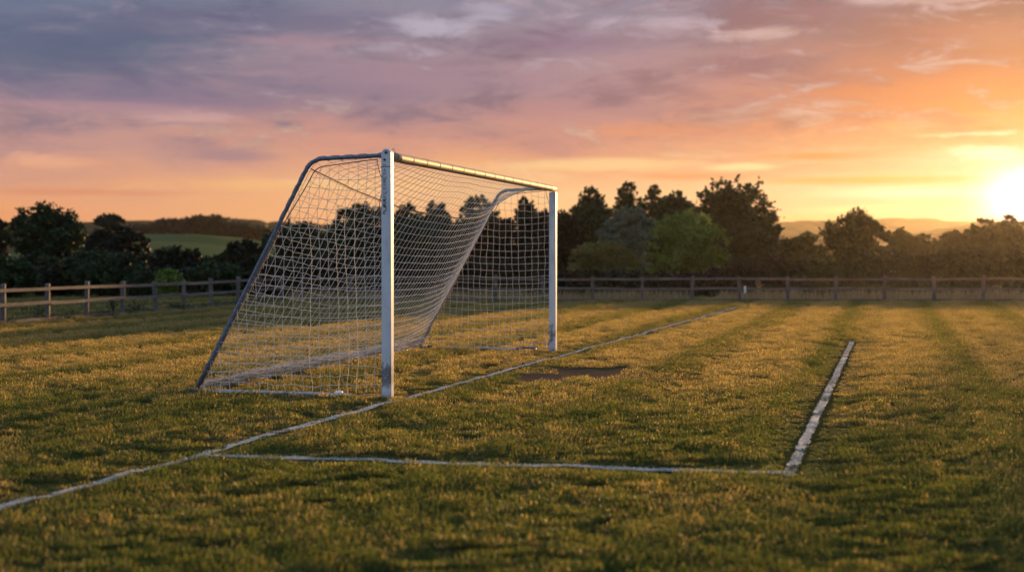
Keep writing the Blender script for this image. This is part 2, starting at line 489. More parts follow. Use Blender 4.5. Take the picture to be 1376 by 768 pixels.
    rot = np.concatenate([.12 * rng.normal(size=(nl, 3)), rot, .1 * rng.normal(size=(ne, 3))])
    # random spin about the vertical: only within a half turn so that the lean of the nap stays
    N = len(P3)
    spin = rng.random(N) * 2 * math.pi
    pv = np.concatenate(vs); tv = np.concatenate(ts)
    allv = np.concatenate([pv, P3])
    z = np.zeros
    me = np_mesh('lawn_grass', allv, tv)
    # validate() keeps loose points
    def at(nm, typ, dat, key='value'):
        a = me.attributes.new(nm, typ, 'POINT'); a.data.foreach_set(key, np.ascontiguousarray(dat).ravel())
    at('rnd', 'FLOAT', np.concatenate([*rn, z(N)]).astype(np.float32))
    at('vid', 'INT', np.concatenate([*vid, np.full(N, -1)]).astype(np.int32))
    at('var', 'INT', np.concatenate([z(len(pv)), var]).astype(np.int32))
    at('spin', 'FLOAT', np.concatenate([z(len(pv)), spin]).astype(np.float32))
    at('tilt', 'FLOAT_VECTOR', np.concatenate([z((len(pv), 3)), rot]).astype(np.float32), 'vector')
    at('scl', 'FLOAT_VECTOR', np.concatenate([z((len(pv), 3)), sc]).astype(np.float32), 'vector')
    me.materials.append(M['grass'])
    o = bpy.data.objects.new('lawn_grass', me); col.objects.link(o)
    ng = bpy.data.node_groups.new('turf', 'GeometryNodeTree')
    ng.interface.new_socket('Geometry', in_out='INPUT', socket_type='NodeSocketGeometry')
    ng.interface.new_socket('Geometry', in_out='OUTPUT', socket_type='NodeSocketGeometry')
    nt = NT(ng)
    gi = nt.n('NodeGroupInput'); go = nt.n('NodeGroupOutput')
    def attr(nm, typ):
        a = nt.n('GeometryNodeInputNamedAttribute', data_type=typ); a.inputs['Name'].default_value = nm
        return a.outputs['Attribute']
    vidn = attr('vid', 'INT')
    def sel(k):
        c = nt.n('FunctionNodeCompare', data_type='INT', operation='EQUAL')
        nt.l(vidn, c.inputs[2]); c.inputs[3].default_value = k
        sp = nt.n('GeometryNodeSeparateGeometry', domain='POINT')
        nt.l(gi.outputs[0], sp.inputs[0]); nt.l(c.outputs[0], sp.inputs[1])
        return sp.outputs[0]
    g2i = nt.n('GeometryNodeGeometryToInstance')
    for k in reversed(range(NV)): nt.l(sel(k), g2i.inputs[0])
    m2p = nt.n('GeometryNodeMeshToPoints'); nt.l(sel(-1), m2p.inputs[0])
    iop = nt.n('GeometryNodeInstanceOnPoints')
    nt.l(m2p.outputs[0], iop.inputs['Points']); nt.l(g2i.outputs[0], iop.inputs['Instance'])
    iop.inputs['Pick Instance'].default_value = True
    nt.l(attr('var', 'INT'), iop.inputs['Instance Index'])
    cx = nt.n('ShaderNodeCombineXYZ'); nt.l(attr('spin', 'FLOAT'), cx.inputs[2])
    e1 = nt.n('FunctionNodeEulerToRotation'); nt.l(cx.outputs[0], e1.inputs[0])
    e2 = nt.n('FunctionNodeEulerToRotation'); nt.l(attr('tilt', 'FLOAT_VECTOR'), e2.inputs[0])
    rr_ = nt.n('FunctionNodeRotateRotation'); rr_.rotation_space = 'GLOBAL'
    nt.l(e1.outputs[0], rr_.inputs[0]); nt.l(e2.outputs[0], rr_.inputs[1])
    nt.l(rr_.outputs[0], iop.inputs['Rotation'])
    nt.l(attr('scl', 'FLOAT_VECTOR'), iop.inputs['Scale'])
    nt.l(iop.outputs[0], go.inputs[0])
    md = o.modifiers.new('turf', 'NODES'); md.node_group = ng
    tag(o, 'short mown grass with dry ochre patches and faint mowing stripes', 'grass', kind='stuff')
build_grass()

# ------------------------------------------------------------------ the goal
goal = empty('football_goal', (*G0, 0))
tag(goal, 'white full-size football goal with sagging net and grey tubular rear frame', 'goal')

HB = 2.44        # top of the crossbar
def post(name, u0, u1, top, rounded, w=.100):
    bm = bmesh.new()
    prof = [(-w / 2, -.15), (w / 2, -.15)]
    if rounded:
        for k in range(13):
            a = math.pi * k / 12
            prof.append((w / 2 * math.cos(a), top - w / 2 + w / 2 * math.sin(a)))
    else:
        prof += [(w / 2, top), (-w / 2, top)]
    f0 = [bm.verts.new(GP(u0, s, z)) for s, z in prof]; f1 = [bm.verts.new(GP(u1, s, z)) for s, z in prof]
    bm.faces.new(f0); bm.faces.new(f1[::-1])
    n = len(prof)
    for k in range(n): bm.faces.new([f0[(k + 1) % n], f0[k], f1[k], f1[(k + 1) % n]])
    bmesh.ops.recalc_face_normals(bm, faces=bm.faces)
    bmesh.ops.bevel(bm, geom=[e for e in bm.edges if e.calc_face_angle(0) > .9], offset=.006, segments=2, affect='EDGES')
    me = bpy.data.meshes.new(name); bm.to_mesh(me); bm.free()
    return link(name, me, M['post'], goal)

pn = post('post', -.04, .045, 2.462, True)
pf = post('post', GL - .045, GL + .045, 2.345, False)

def box_gp(u0, u1, s0, s1, z0, z1):
    c = [GP(u, s, z) for z in (z0, z1) for (u, s) in ((u0, s0), (u1, s0), (u1, s1), (u0, s1))]
    return c, [(0, 3, 2, 1), (4, 5, 6, 7), (0, 1, 5, 4), (1, 2, 6, 5), (2, 3, 7, 6), (3, 0, 4, 7)]
# joint sleeve seam, bolts, and the flaking vertical lettering on the near post
v, f = box_gp(-.0425, .0475, -.0525, .0525, 2.283, 2.292); link('joint_seam', mesh('joint_seam', v, f), M['bolt'], pn)
def disc(u, s, z, r, dep=.012):
    t = Tubes(); t.add([GP(u, s, z), GP(u - dep, s, z)], r, 10); return t
disc(-.038, -.004, 2.43, .017).build('bolt', M['bolt'], pn)
disc(-.038, .012, 2.355, .012).build('bolt', M['dark'], pn)
def lettering():
    """worn, no longer readable vertical painted letters: strokes left of a row of characters"""
    r_ = random.Random(4)
    V_, F_ = [], []
    def stroke(s0, z0, s1, z1, w):
        d = np.array([s1 - s0, z1 - z0]); L = np.linalg.norm(d); nrm = np.array([-d[1], d[0]]) / L * w / 2
        q = [(s0 + nrm[0], z0 + nrm[1]), (s0 - nrm[0], z0 - nrm[1]), (s1 - nrm[0], z1 - nrm[1]), (s1 + nrm[0], z1 + nrm[1])]
        k = len(V_)
        for uu in (-.0405, -.0418):
            for s, z in q: V_.append(GP(uu, s, z))
        F_.extend([(k, k + 1, k + 2, k + 3), (k + 7, k + 6, k + 5, k + 4)] + [(k + a, k + 4 + a, k + 4 + (a + 1) % 4, k + (a + 1) % 4) for a in range(4)])
    # characters lie on their side, running up the post. cell: s from +.03 (left in view) to -.005
    glyphs = {  # strokes in unit cell (0..1, 0..1)
        'C': [(0, .2, 0, .8), (0, .8, .8, .9), (0, .2, .7, .05)], 'U': [(0, 0, .9, 0), (.9, 0, 1, .5), (1, .5, .9, 1), (.9, 1, 0, 1)],
        'R': [(0, 0, 1, 0), (0, 0, 0, .7), (0, .7, .5, .7), (.5, .7, .5, 0), (.5, .4, 1, 1)], 'A': [(1, 0, 0, .5), (0, .5, 1, 1), (.6, .25, .6, .75)],
        'L': [(0, 0, 1, 0), (1, 0, 1, .8)], 'T': [(0, 0, 0, 1), (0, .5, 1, .5)], 'I': [(0, .5, 1, .5)]}
    z = 1.822
    for ch, h, wd in (('C', .026, .010), ('U', .036, .010), ('R', .034, .009), ('R', .030, .009), ('A', .032, .007), ('L', .026, .006), ('T', .030, .006), ('I', .02, .005), ('A', .03, .005), ('L', .03, .006), ('I', .03, .008), ('R', .034, .006), ('I', .03, .006)):
        for a, b, c, d in glyphs[ch]:
            if z > 1.98 and r_.random() < .35: continue
            # the unit x axis of a glyph runs right-to-left across the post, its y axis up the post
            stroke(.026 - .028 * a, z + b * h, .026 - .028 * c, z + d * h, wd * r_.uniform(.7, 1.1))
        z += h + .009
    link('lettering', mesh('lettering', V_, F_), M['dark'], pn)
lettering()

t = Tubes(); n = 24
zz = HB - .046
t.add([GP(u, 0, zz) for u in np.linspace(.04, GL + .06, n)], .045, 20)
bar = t.build('crossbar', M['bar'], goal)
t = Tubes(); t.add([GP(GL + .058, 0, zz), GP(GL + .066, 0, zz)], .047, 16); t.build('end_cap', M['bolt'], bar)
# white net clips along the top of the bar
for u in np.linspace(.25, GL - .2, 16):
    t = Tubes()
    ring = [GP(u + .004 * math.sin(a * 3), .047 * math.cos(a), zz + .047 * math.sin(a)) for a in np.linspace(-.6, 3.6, 12)]
    t.add(ring, .0018, 4)
    t.build('net_tie', M['twine'], bar)
t = Tubes(); t.add([GP(.10, -.01, zz + .05), GP(.12, -.02, zz + .085), GP(.15, -.02, zz + .07), GP(.16, -.03, zz + .035)], .003, 4); t.build('loose_tie', M['rope'], bar)

# rear frame: profile in (behind, up)
bend0 = np.array([.80, 2.375]); foot_ = np.array([2.08, .035]); top_ = np.array([.05, 2.40])
def fillet(p0, p1, p2, r, n=9):
    d0 = (p0 - p1) / np.linalg.norm(p0 - p1); d1 = (p2 - p1) / np.linalg.norm(p2 - p1)
    a = p1 + d0 * r; b = p1 + d1 * r
    out = [(1 - t) ** 2 * a + 2 * t * (1 - t) * p1 + t * t * b for t in np.linspace(0, 1, n)]
    return out
PROF = np.array([top_] + [top_ + (bend0 - top_) * k for k in (.3, .6)] + fillet(top_, bend0, foot_, .13) + [bend0 + (foot_ - bend0) * k for k in (.3, .5, .7, .85)] + [foot_])
seg = np.r_[0, np.cumsum(np.linalg.norm(np.diff(PROF, axis=0), axis=1))]
PL = seg[-1]
def frame(v):
    q = np.asarray(v) * PL
    return np.stack([np.interp(q, seg, PROF[:, 0]), np.interp(q, seg, PROF[:, 1])], -1)

for u, rr in ((0.0, .021), (GL, .021)):
    t = Tubes(); t.add([GP(u, s, z) for s, z in PROF], rr, 12)
    tube = t.build('support_tube', M['steel'], goal)
    # cord wound round the tube, fixing the net
    t = Tubes()
    hv = np.linspace(.03, .97, 700); hx = []
    for v in hv:                       # one long cord, wound in tight turns with long steps between
        c = frame(v); c2 = frame(v + .004); tg = (c2 - c) / np.linalg.norm(c2 - c); nr = np.array([-tg[1], tg[0]])
        q = (v - .03) / .94 * 22; fr = q - math.floor(q); a = 2 * math.pi * (math.floor(q) + min(1, fr * 2.2))
        hx.append(GP(u + .0245 * math.sin(a), *(c + nr * .0245 * math.cos(a))))
    t.add(hx, .0024, 4)
    t.build('binding_cord', M['bind'], tube)
    # coupling where the tube meets the post
    t = Tubes(); t.add([GP(u, .045, 2.402), GP(u, .085, 2.400)], .028, 12); t.build('tube_socket', M['steel'], tube)
    t = Tubes(); t.add([GP(u, s, z) for s, z in ((.33, -.03), (.42 if u == 0 else .55, .036), (1.0, .04), (1.5, .04), (2.12, .036))], .021, 10)
    t.build('ground_bar', M['galv'], goal)
t = Tubes(); t.add([GP(k, 2.10, .028) for k in np.linspace(0, GL, 8)], .02, 10); t.build('back_bar', M['galv'], goal)
for u in (.0, GL):       # small dark feet at the rear corners
    v, f = box_gp(u - .03, u + .03, 2.02, 2.15, 0, .065); link('corner_foot', mesh('corner_foot', v, f), M['steel'], goal)
v, f = box_gp(GL - .025, GL + .03, 1.83, 1.93, .0, .075); link('corner_foot', mesh('corner_foot', v, f), M['dark'], goal)

net = None
V0 = .245                                    # fold between roof and back on the profile
MID = np.array([(0.03, 2.385), (.20, 2.20), (.50, 1.89), (.76, 1.50), (1.04, 1.04), (1.38, .58), (1.72, .24), (2.06, .06)])
mv = np.array([0, .105, V0, .40, .57, .74, .88, 1.0])
def netp(u, v, j=0.006):
    """u 0..1 along the goal, v 0..1 down the profile"""
    u = np.asarray(u, float); v = np.asarray(v, float)
    w = 1 - np.abs(2 * u - 1) ** 2.3
    fr = frame(np.clip(v, 0, 1))
    md = np.stack([np.interp(v, mv, MID[:, 0]), np.interp(v, mv, MID[:, 1])], -1)
    p = fr * (1 - w[..., None]) + md * w[..., None]
    # net hangs just inside the frame
    p[..., 0] -= .035 * np.sin(np.clip(v, 0, 1) * math.pi) ** .5
    nz = (vnoise(u * 60, v * 30, 31) - .5) * 2 * j
    nz2 = (vnoise(u * 60 + 9, v * 30 + 4, 32) - .5) * 2 * j
    uu = .03 + u * (GL - .06) + nz
    p = p + np.stack([nz2 * .8, nz * .8 + (vnoise(u * 9, v * 6, 33) - .5) * .05 * w], -1)
    P_ = G0[None] + (D * uu[..., None]) + B * p[..., :1].reshape(*u.shape, 1)
    return np.concatenate([P_, p[..., 1:2]], -1)

NU, NVV = 58, 32
t = Tubes()
def rag(a): return a
for k in range(NU + 1):                      # lines running down the net
    v = np.linspace(0, 1, 70); u = np.full(70, k / NU)
    u = np.clip(u + .0007 * np.sin(v * 30 + k), 0, 1)
    t.add(netp(u, v), .0026, 4, False)
for k in range(1, NVV + 1):                  # lines running along the goal
    u = np.linspace(0, 1, 150); v = np.full(150, k / NVV)
    vv = v + .0010 * np.sin(u * 230 + k * 1.7)
    t.add(netp(u, vv), .0026, 4, False)
net = t.build('net', M['twine'], goal)
# fold rope between the roof and the back
t = Tubes(); u = np.linspace(0, 1, 80); t.add(netp(u, np.full(80, V0)), .006, 6); t.build('fold_rope', M['rope'], net)
# the spare net bunched up along the rear bar and up the far support
t = Tubes()
for k in range(28):
    n = 120; uu = np.linspace(.01, GL + .02, n)
    ph = rng.random() * 6.28; rad = .008 + .028 * rng.random()
    ca_, sa_ = np.cos(ph + uu * rng.uniform(2, 6) + 2 * vnoise(uu * 2, np.full(n, k), 34)), np.sin(ph + uu * rng.uniform(2, 6) + 2 * vnoise(uu * 2, np.full(n, k * 3), 35))
    rise = np.clip((uu - GL + 1.3) / 1.3, 0, 1) ** 2
    sag = .03 * np.sin(uu / GL * math.pi)
    s = 2.05 - .14 * rise - .05 * np.sin(uu / GL * math.pi) + rad * ca_ * (.5 + .8 * np.minimum(1, uu))
    z = .075 + .06 * np.sin(uu / GL * math.pi) ** .5 + .10 * rise + rad * sa_ * (.5 + .8 * np.minimum(1, uu))
    t.add(np.stack([GP(a, b, c) for a, b, c in zip(uu, s, np.maximum(z, .012))]), .0032, 4, False)
t.build('bunched_hem', M['hem'], net)
t = Tubes()
for k in range(18):
    n = 70; v = np.linspace(rng.uniform(.3, .5), .985, n); c = frame(v)
    ph = rng.random() * 6.28; rad = .006 + .020 * rng.random()
    q = ph + v * rng.uniform(6, 16)
    c = c + np.stack([rad * np.cos(q) - .030, rad * np.sin(q)], -1)
    uu = GL - .045 - .03 * rng.random() + rad * np.sin(q * 1.3)
    t.add(np.stack([GP(a, b, cc) for a, (b, cc) in zip(uu, c)]), .003, 4, False)
t.build('bunched_edge', M['hem'], net)
t = Tubes(); v = np.linspace(.33, .97, 60); c = frame(v); t.add([GP(GL - .085, a - .035 + .012 * math.sin(k * .9), b) for k, (a, b) in enumerate(c)], .007, 5); t.build('edge_rope', M['rope'], net)

# side nets
def side(u, seed, inset):
    def edge(v, ins):            # profile pulled inwards
        c = frame(v); c2 = frame(np.minimum(v + .004, 1)); c1 = frame(np.maximum(v - .004, 0)); tg = (c2 - c1); tg /= np.linalg.norm(tg, axis=-1, keepdims=True)
        return c + np.stack([tg[..., 1], -tg[..., 0]], -1) * ins[..., None] if np.ndim(ins) else c + np.stack([tg[..., 1], -tg[..., 0]], -1) * ins
    vv = np.linspace(.0, 1, 240)
    ins = inset * (.35 + .65 * np.exp(-((vv - V0) / .16) ** 2))
    E = edge(vv, ins)
    def ztop(s):                 # highest z of the edge at depth s
        return np.interp(s, E[:, 0], E[:, 1])
    order = np.argsort(E[:, 1])
    def smax(z): 
        m_ = vv > .2
        return np.interp(z, E[m_][::-1, 1], E[m_][::-1, 0])
    def wob(s, z):
        a = (vnoise(s * 9 + seed, z * 9, 41) - .5) * .016; b = (vnoise(s * 9, z * 9 + seed, 42) - .5) * .016
        c = (vnoise(s * 2.2 + seed, z * 2.2, 43) - .5) * .14 * np.clip(np.minimum(s, 1) * 3, 0, 1)
        low = np.clip((.5 - z) / .5, 0, 1)
        return np.stack([GP(u + cc - .01, ss + aa, max(.012, z_ + bb)) for ss, z_, aa, bb, cc in zip(s, z, a * (1 + low), b * (1 + low), c)])
    t = Tubes()
    step = .0975
    for k in range(1, 21):
        s0 = .03 + k * step
        zt = float(ztop(s0))
        zb = .05 + .02 * math.sin(k * 1.9 + seed)
        if zt - zb < .05: continue
        z = np.linspace(zb, zt, max(4, int((zt - zb) / .05))); 
        t.add(wob(np.full(len(z), s0) + .004 * np.sin(z * 21 + k), z), .0025, 4, False)
    for k in range(0, 24):
        z0 = .055 + k * step
        sm = float(smax(min(z0, 2.27)))
        if z0 > 2.28: sm = float(np.interp(z0, [2.2, 2.36], [.75, .05]))
        s = np.linspace(.045, sm, max(4, int(sm / .05)))
        sag = -.035 * np.sin(np.clip(s / sm, 0, 1) * math.pi)
        corner = np.where((s < .22), -.06 * (1 - s / .22) * (1 if k in (3, 4) else 0), 0)
        t.add(wob(s, np.full(len(s), z0) + sag + corner), .0025, 4, False)
    o = t.build('side_net', M['twine'], goal)
    t = Tubes(); t.add([GP(u - .004, a, b) for a, b in E[4:-6:3]], .0055, 6); t.build('border_rope', M['rope'], o)
    t = Tubes()                  # lacing from the rope to the tube
    zz_ = []
    for k, v in enumerate(np.linspace(.30, .97, 40)):
        a = frame(v); b = edge(v + .012, .06)
        zz_.append(GP(u, *a) if k % 2 == 0 else GP(u + .01, *b))
    t.add(zz_, .0028, 4, False)
    t.build('lacing', M['twine'], o)
    t = Tubes(); z = np.linspace(2.37, 2.14, 8); t.add([GP(u - .015, .10 - .06 * ((2.37 - q) / .23) ** 1.6, q) for q in z], .004, 5)
    t.build('loose_cord', M['rope'], o); t = Tubes()
    z = np.linspace(2.02, 1.75, 8); t.add([GP(u - .015, .055 + .022 * math.sin((q - 1.75) / .27 * math.pi), q) for q in z], .0045, 5)
    t.build('loose_cord', M['rope'], o)
side(0.0, 3.1, .085)
side(GL, 17.7, .07)

# ------------------------------------------------------------------ small things on the grass by the goal
def blob_mesh(c, r, seed, squash=.5, sub=3, amp=.5):
    bm = bmesh.new(); bmesh.ops.create_icosphere(bm, subdivisions=sub, radius=1)
    rr = random.Random(seed); ks = [(Vector((rr.gauss(0, 1), rr.gauss(0, 1), rr.gauss(0, 1))) * 2.2, rr.random() * 6) for _ in range(6)]
    for v in bm.verts:
        d = sum(abs(math.sin(v.co.dot(k) + p)) for k, p in ks) / 6
        v.co *= (1 - amp + amp * 1.3 * d)
        v.co = Vector((v.co.x * r[0], v.co.y * r[1], v.co.z * r[2])) + Vector(c)
    me = bpy.data.meshes.new('m'); bm.to_mesh(me); bm.free(); return me
g = G(455, 533)
sc_ = empty('plastic_scrap', (*g, 0)); tag(sc_, 'crumpled scrap of pale blue-white plastic with an orange tail beside the near post', 'litter')
link('crumpled_sheet', blob_mesh((g[0], g[1], .035), (.052, .045, .036), 5), M['plastic'], sc_)
t = Tubes(); t.add([(g[0] + .03, g[1] - .01, .03), (g[0] + .07, g[1] - .015, .026), (g[0] + .125, g[1] - .02, .03)], [.014, .012, .007], 6); t.build('tail', M['orange'], sc_)
g = G(704, 473)
an = empty('ground_anchor', (*g, 0)); tag(an, 'small bent metal anchor with a dark strap lying by the far post', 'anchor')
t = Tubes(); t.add([(g[0] - .05, g[1], .05), (g[0] + .06, g[1] + .03, .078), (g[0] + .16, g[1] + .05, .075), (g[0] + .175, g[1] + .05, .05), (g[0] + .16, g[1], .03)], .012, 6); t.build('bent_rod', M['galv'], an)
t = Tubes(); t.add([(g[0] - .02, g[1] - .01, .075), (g[0] + .06, g[1] + .0, .068), (g[0] + .15, g[1] + .02, .052)], .010, 6); t.build('strap', M['rope'], an)
link('buckle', blob_mesh((g[0] - .10, g[1], .035), (.035, .03, .034), 8), M['dark'], an)
g = G(734.5, 470)
t = Tubes(); t.add([(g[0], g[1], -.03), (g[0], g[1], .105), (g[0], g[1], .11)], [.008, .008, .005], 8)
tag(t.build('peg', M['stake'], None), 'thin pale peg standing in the grass just left of the far post', 'peg')
g = G(1001, 409)
st = empty('marker_stake', (*g, 0)); tag(st, 'short white-topped stake standing alone in front of the right-hand fence', 'stake')
t = Tubes(); t.add([(g[0], g[1], -.05), (g[0], g[1], .33)], .014, 8); t.build('shaft', M['wood'], st)
t = Tubes(); t.add([(g[0], g[1], .32), (g[0], g[1], .34), (g[0], g[1], .51), (g[0], g[1], .535)], [.02, .032, .034, .02], 8); t.build('white_cap', M['stake'], st)

# ------------------------------------------------------------------ fences
def box_between(a, b, w, h, jit=0, n=8, seed=0):
    """plank from a to b (3d centre line), width w horizontally across, height h, slightly wavy"""
    a = np.array(a, float); b = np.array(b, float)
    t = np.linspace(0, 1, n); p = a + (b - a) * t[:, None]
    d = (b - a)[:2]; d /= np.linalg.norm(d); nr = np.array([-d[1], d[0], 0]) * w / 2
    p[:, 2] += (vnoise(t * 3 + seed, np.full(n, seed * 1.7), 51) - .5) * jit
    hh = h / 2 * (1 + .18 * (vnoise(t * 5, np.full(n, seed * .9), 52) - .5))[:, None] * np.array([0, 0, 1])
    ring = np.stack([p - nr - hh, p + nr - hh, p + nr + hh, p - nr + hh], 1).reshape(-1, 3)
    f = [(3, 2, 1, 0), tuple((n - 1) * 4 + k for k in range(4))]
    for k in range(n - 1):
        for j in range(4): f.append((k * 4 + j, k * 4 + (j + 1) % 4, k * 4 + 4 + (j + 1) % 4, k * 4 + 4 + j))
    return ring, f
def fence(label, p0, dirv, spacing, k0, k1, end=None, seed=0, rails=(.70, .405, .06), ph=.80):
    r_ = random.Random(seed)
    base = p0 + dirv * spacing * k0
    root = empty('rail_fence', (*base, 0)); tag(root, label, 'fence')
    for k in range(k0, k1 + 1):
        q = p0 + dirv * spacing * (k + r_.uniform(-.03, .03))
        tl = Vector((r_.uniform(-.035, .035), r_.uniform(-.03, .03), 0)); h = ph + r_.uniform(-.035, .04); w = .046 + r_.uniform(-.004, .006)
        bm = bmesh.new()
        bot = [bm.verts.new((q[0] + a * w, q[1] + b * w, -.2)) for a, b in ((-1, -1), (1, -1), (1, 1), (-1, 1))]
        top = [bm.verts.new((q[0] + a * w + tl.x, q[1] + b * w + tl.y, h + r_.uniform(-.012, .012))) for a, b in ((-1, -1), (1, -1), (1, 1), (-1, 1))]
        bm.faces.new(bot[::-1]); bm.faces.new(top)
        for j in range(4): bm.faces.new([bot[j], bot[(j + 1) % 4], top[(j + 1) % 4], top[j]])
        bmesh.ops.bevel(bm, geom=bm.edges[:], offset=.007, segments=1, affect='EDGES')
        me = bpy.data.meshes.new('post'); bm.to_mesh(me); bm.free()
        link('post', me, M['wood'], root)
    nr = np.array([dirv[1], -dirv[0]])
    if nr[1] > 0: nr = -nr                    # rails on the pitch side
    for z in rails:
        for k in range(k0, k1, 2):            # a rail spans two bays
            k2 = min(k + 2, k1)
            a = p0 + dirv * (spacing * k + .004) + nr * .068; b = p0 + dirv * (spacing * k2 - .004) + nr * .068
            hz = .068 if z > .2 else .06
            ring, f = box_between((*a, z + r_.uniform(-.012, .012)), (*b, z + r_.uniform(-.012, .012)), .038, hz, .03, 12, r_.uniform(0, 60))
            link('rail', mesh('rail', ring, f), M['wood'], root)
A0 = G(5, 436.5); A1 = G(319, 410.3)
dL = (A1 - A0) / np.linalg.norm(A1 - A0); spL = np.linalg.norm(A1 - A0) / 7
fence('long weathered post-and-rail fence running along the left side of the pitch', A0, dL, spL, -7, 9, seed=2)
C0 = A0 + dL * spL * 9.0
yR = G(797, 405.6)[1]
R0 = np.array([G(797, 405.6)[0], yR]); spR = (G(1320, 405.6)[0] - G(797, 405.6)[0]) / 8
kL = -int((R0[0] - C0[0]) / spR)
fence('straight dark post-and-rail fence across the far end of the pitch behind the goal', R0, np.array([1.0, 0.0]), spR, kL, 10, seed=5)

# ------------------------------------------------------------------ vegetation
def quads_from(c, size, n_hint=None, up=.0):
    n = len(c)
    a = rng.normal(size=(n, 3)); a /= np.linalg.norm(a, axis=1, keepdims=True)
    b = rng.normal(size=(n, 3)); b -= (b * a).sum(1, keepdims=True) * a; b /= np.linalg.norm(b, axis=1, keepdims=True)
    s = size * (.6 + .8 * rng.random(n))[:, None]
    v = np.stack([c - a * s, c - b * s * .55 + a * s * .1, c + a * s, c + b * s * .55 + a * s * .1], 1)
    return v.reshape(-1, 3)

FM = {}
def fol(name, c0, c1, trans=.3):
    FM[name] = foliage_mat('foliage_' + name, c0, c1, trans)
fol('dark', (.011, .026, .009), (.044, .076, .022), .09)
fol('hedge', (.014, .026, .008), (.060, .080, .022), .15)
fol('black', (.009, .015, .007), (.026, .033, .013), .16)
fol('grey', (.085, .130, .075), (.16, .195, .125), .15)
fol('bright', (.095, .160, .024), (.23, .30, .065), .35)
fol('ochre', (.13, .135, .034), (.25, .22, .07), .38)
fol('mid', (.024, .044, .012), (.064, .092, .026), .2)
fol('far', (.04, .045, .025), (.07, .07, .04))
fol('drystalk', (.26, .19, .09), (.48, .36, .19), .45)

def crown_clumps(kind, W, Dp, Ht, zb, r_):
    """clump centres (relative to the trunk foot) and radii"""
    out = []
    cz = (zb + Ht) / 2; hz = (Ht - zb) / 2
    if kind == 'pointed':                    # irregular conical top
        for _ in range(150):
            q = r_.random() ** .7; z = zb + (Ht - zb) * q
            w = (1 - q) ** .62 * W / 2 * (.72 + .28 * math.sin(q * 19 + W))
            a = r_.random() * 6.283; rad = w * math.sqrt(r_.random())
            out.append((rad * math.cos(a), rad * math.sin(a) * Dp / W, z - .02 * Ht, W * (.028 + .085 * (1 - q))))
        return out
    N = {'round': 150, 'open': 150, 'bush': 110}[kind]
    # main lobes give the crown its uneven outline
    lobes = []
    for _ in range({'round': 9, 'open': 11, 'bush': 8}[kind]):
        a = r_.random() * 6.283; e = r_.uniform(-.25, 1) * 1.35
        k = r_.uniform(.42, .62)
        L = r_.uniform(.30, .46)
        lobes.append((k * math.cos(a) * math.cos(e), k * math.sin(a) * math.cos(e), k * math.sin(e), L))
    lobes.append((0, 0, 0, .62))
    for _ in range(N):
        lx, ly, lz, L = r_.choice(lobes)
        while True:
            d = np.array([r_.gauss(0, 1), r_.gauss(0, 1), r_.gauss(0, 1)]); d /= np.linalg.norm(d)
            if d[2] > -.7: break
        rr = L * r_.uniform(.6, 1.0)
        x, y, z = lx + d[0] * rr, ly + d[1] * rr, lz + d[2] * rr
        if kind == 'bush': z = max(z, -.95)
        cr = r_.uniform(.035, .105) if kind != 'open' else r_.uniform(.03, .085)
        nrm = math.sqrt(x * x + y * y + z * z)
        if nrm > .95: x, y, z = x / nrm * .95, y / nrm * .95, z / nrm * .95
        out.append((x * W / 2, y * Dp / 2, cz + z * hz, cr * W * .95))
    for _ in range(40):                      # the skirt of the crown, down towards the ground
        a = r_.random() * 6.283; k = r_.uniform(.3, .92); q = r_.random()
        out.append((math.cos(a) * W / 2 * k, math.sin(a) * Dp / 2 * k, zb + (cz - zb) * q, W * r_.uniform(.05, .10)))
    for _ in range(34 if kind != 'open' else 10):     # sprigs that break the outline
        a = r_.uniform(.05, 3.09); k = r_.uniform(.84, 1.0)
        out.append((math.cos(a) * W / 2 * k, r_.uniform(-.3, .3) * Dp / 2, cz + math.sin(a) * hz * k, W * r_.uniform(.02, .04)))
    if kind == 'open':                       # sprigs with sky between them along the top
        for _ in range(44):
            a = r_.uniform(.1, 3.04); k = r_.uniform(.78, 1.03)
            out.append((math.cos(a) * W / 2 * k, r_.uniform(-.3, .3) * Dp / 2, cz + math.sin(a) * hz * k, W * r_.uniform(.022, .05)))
    return out

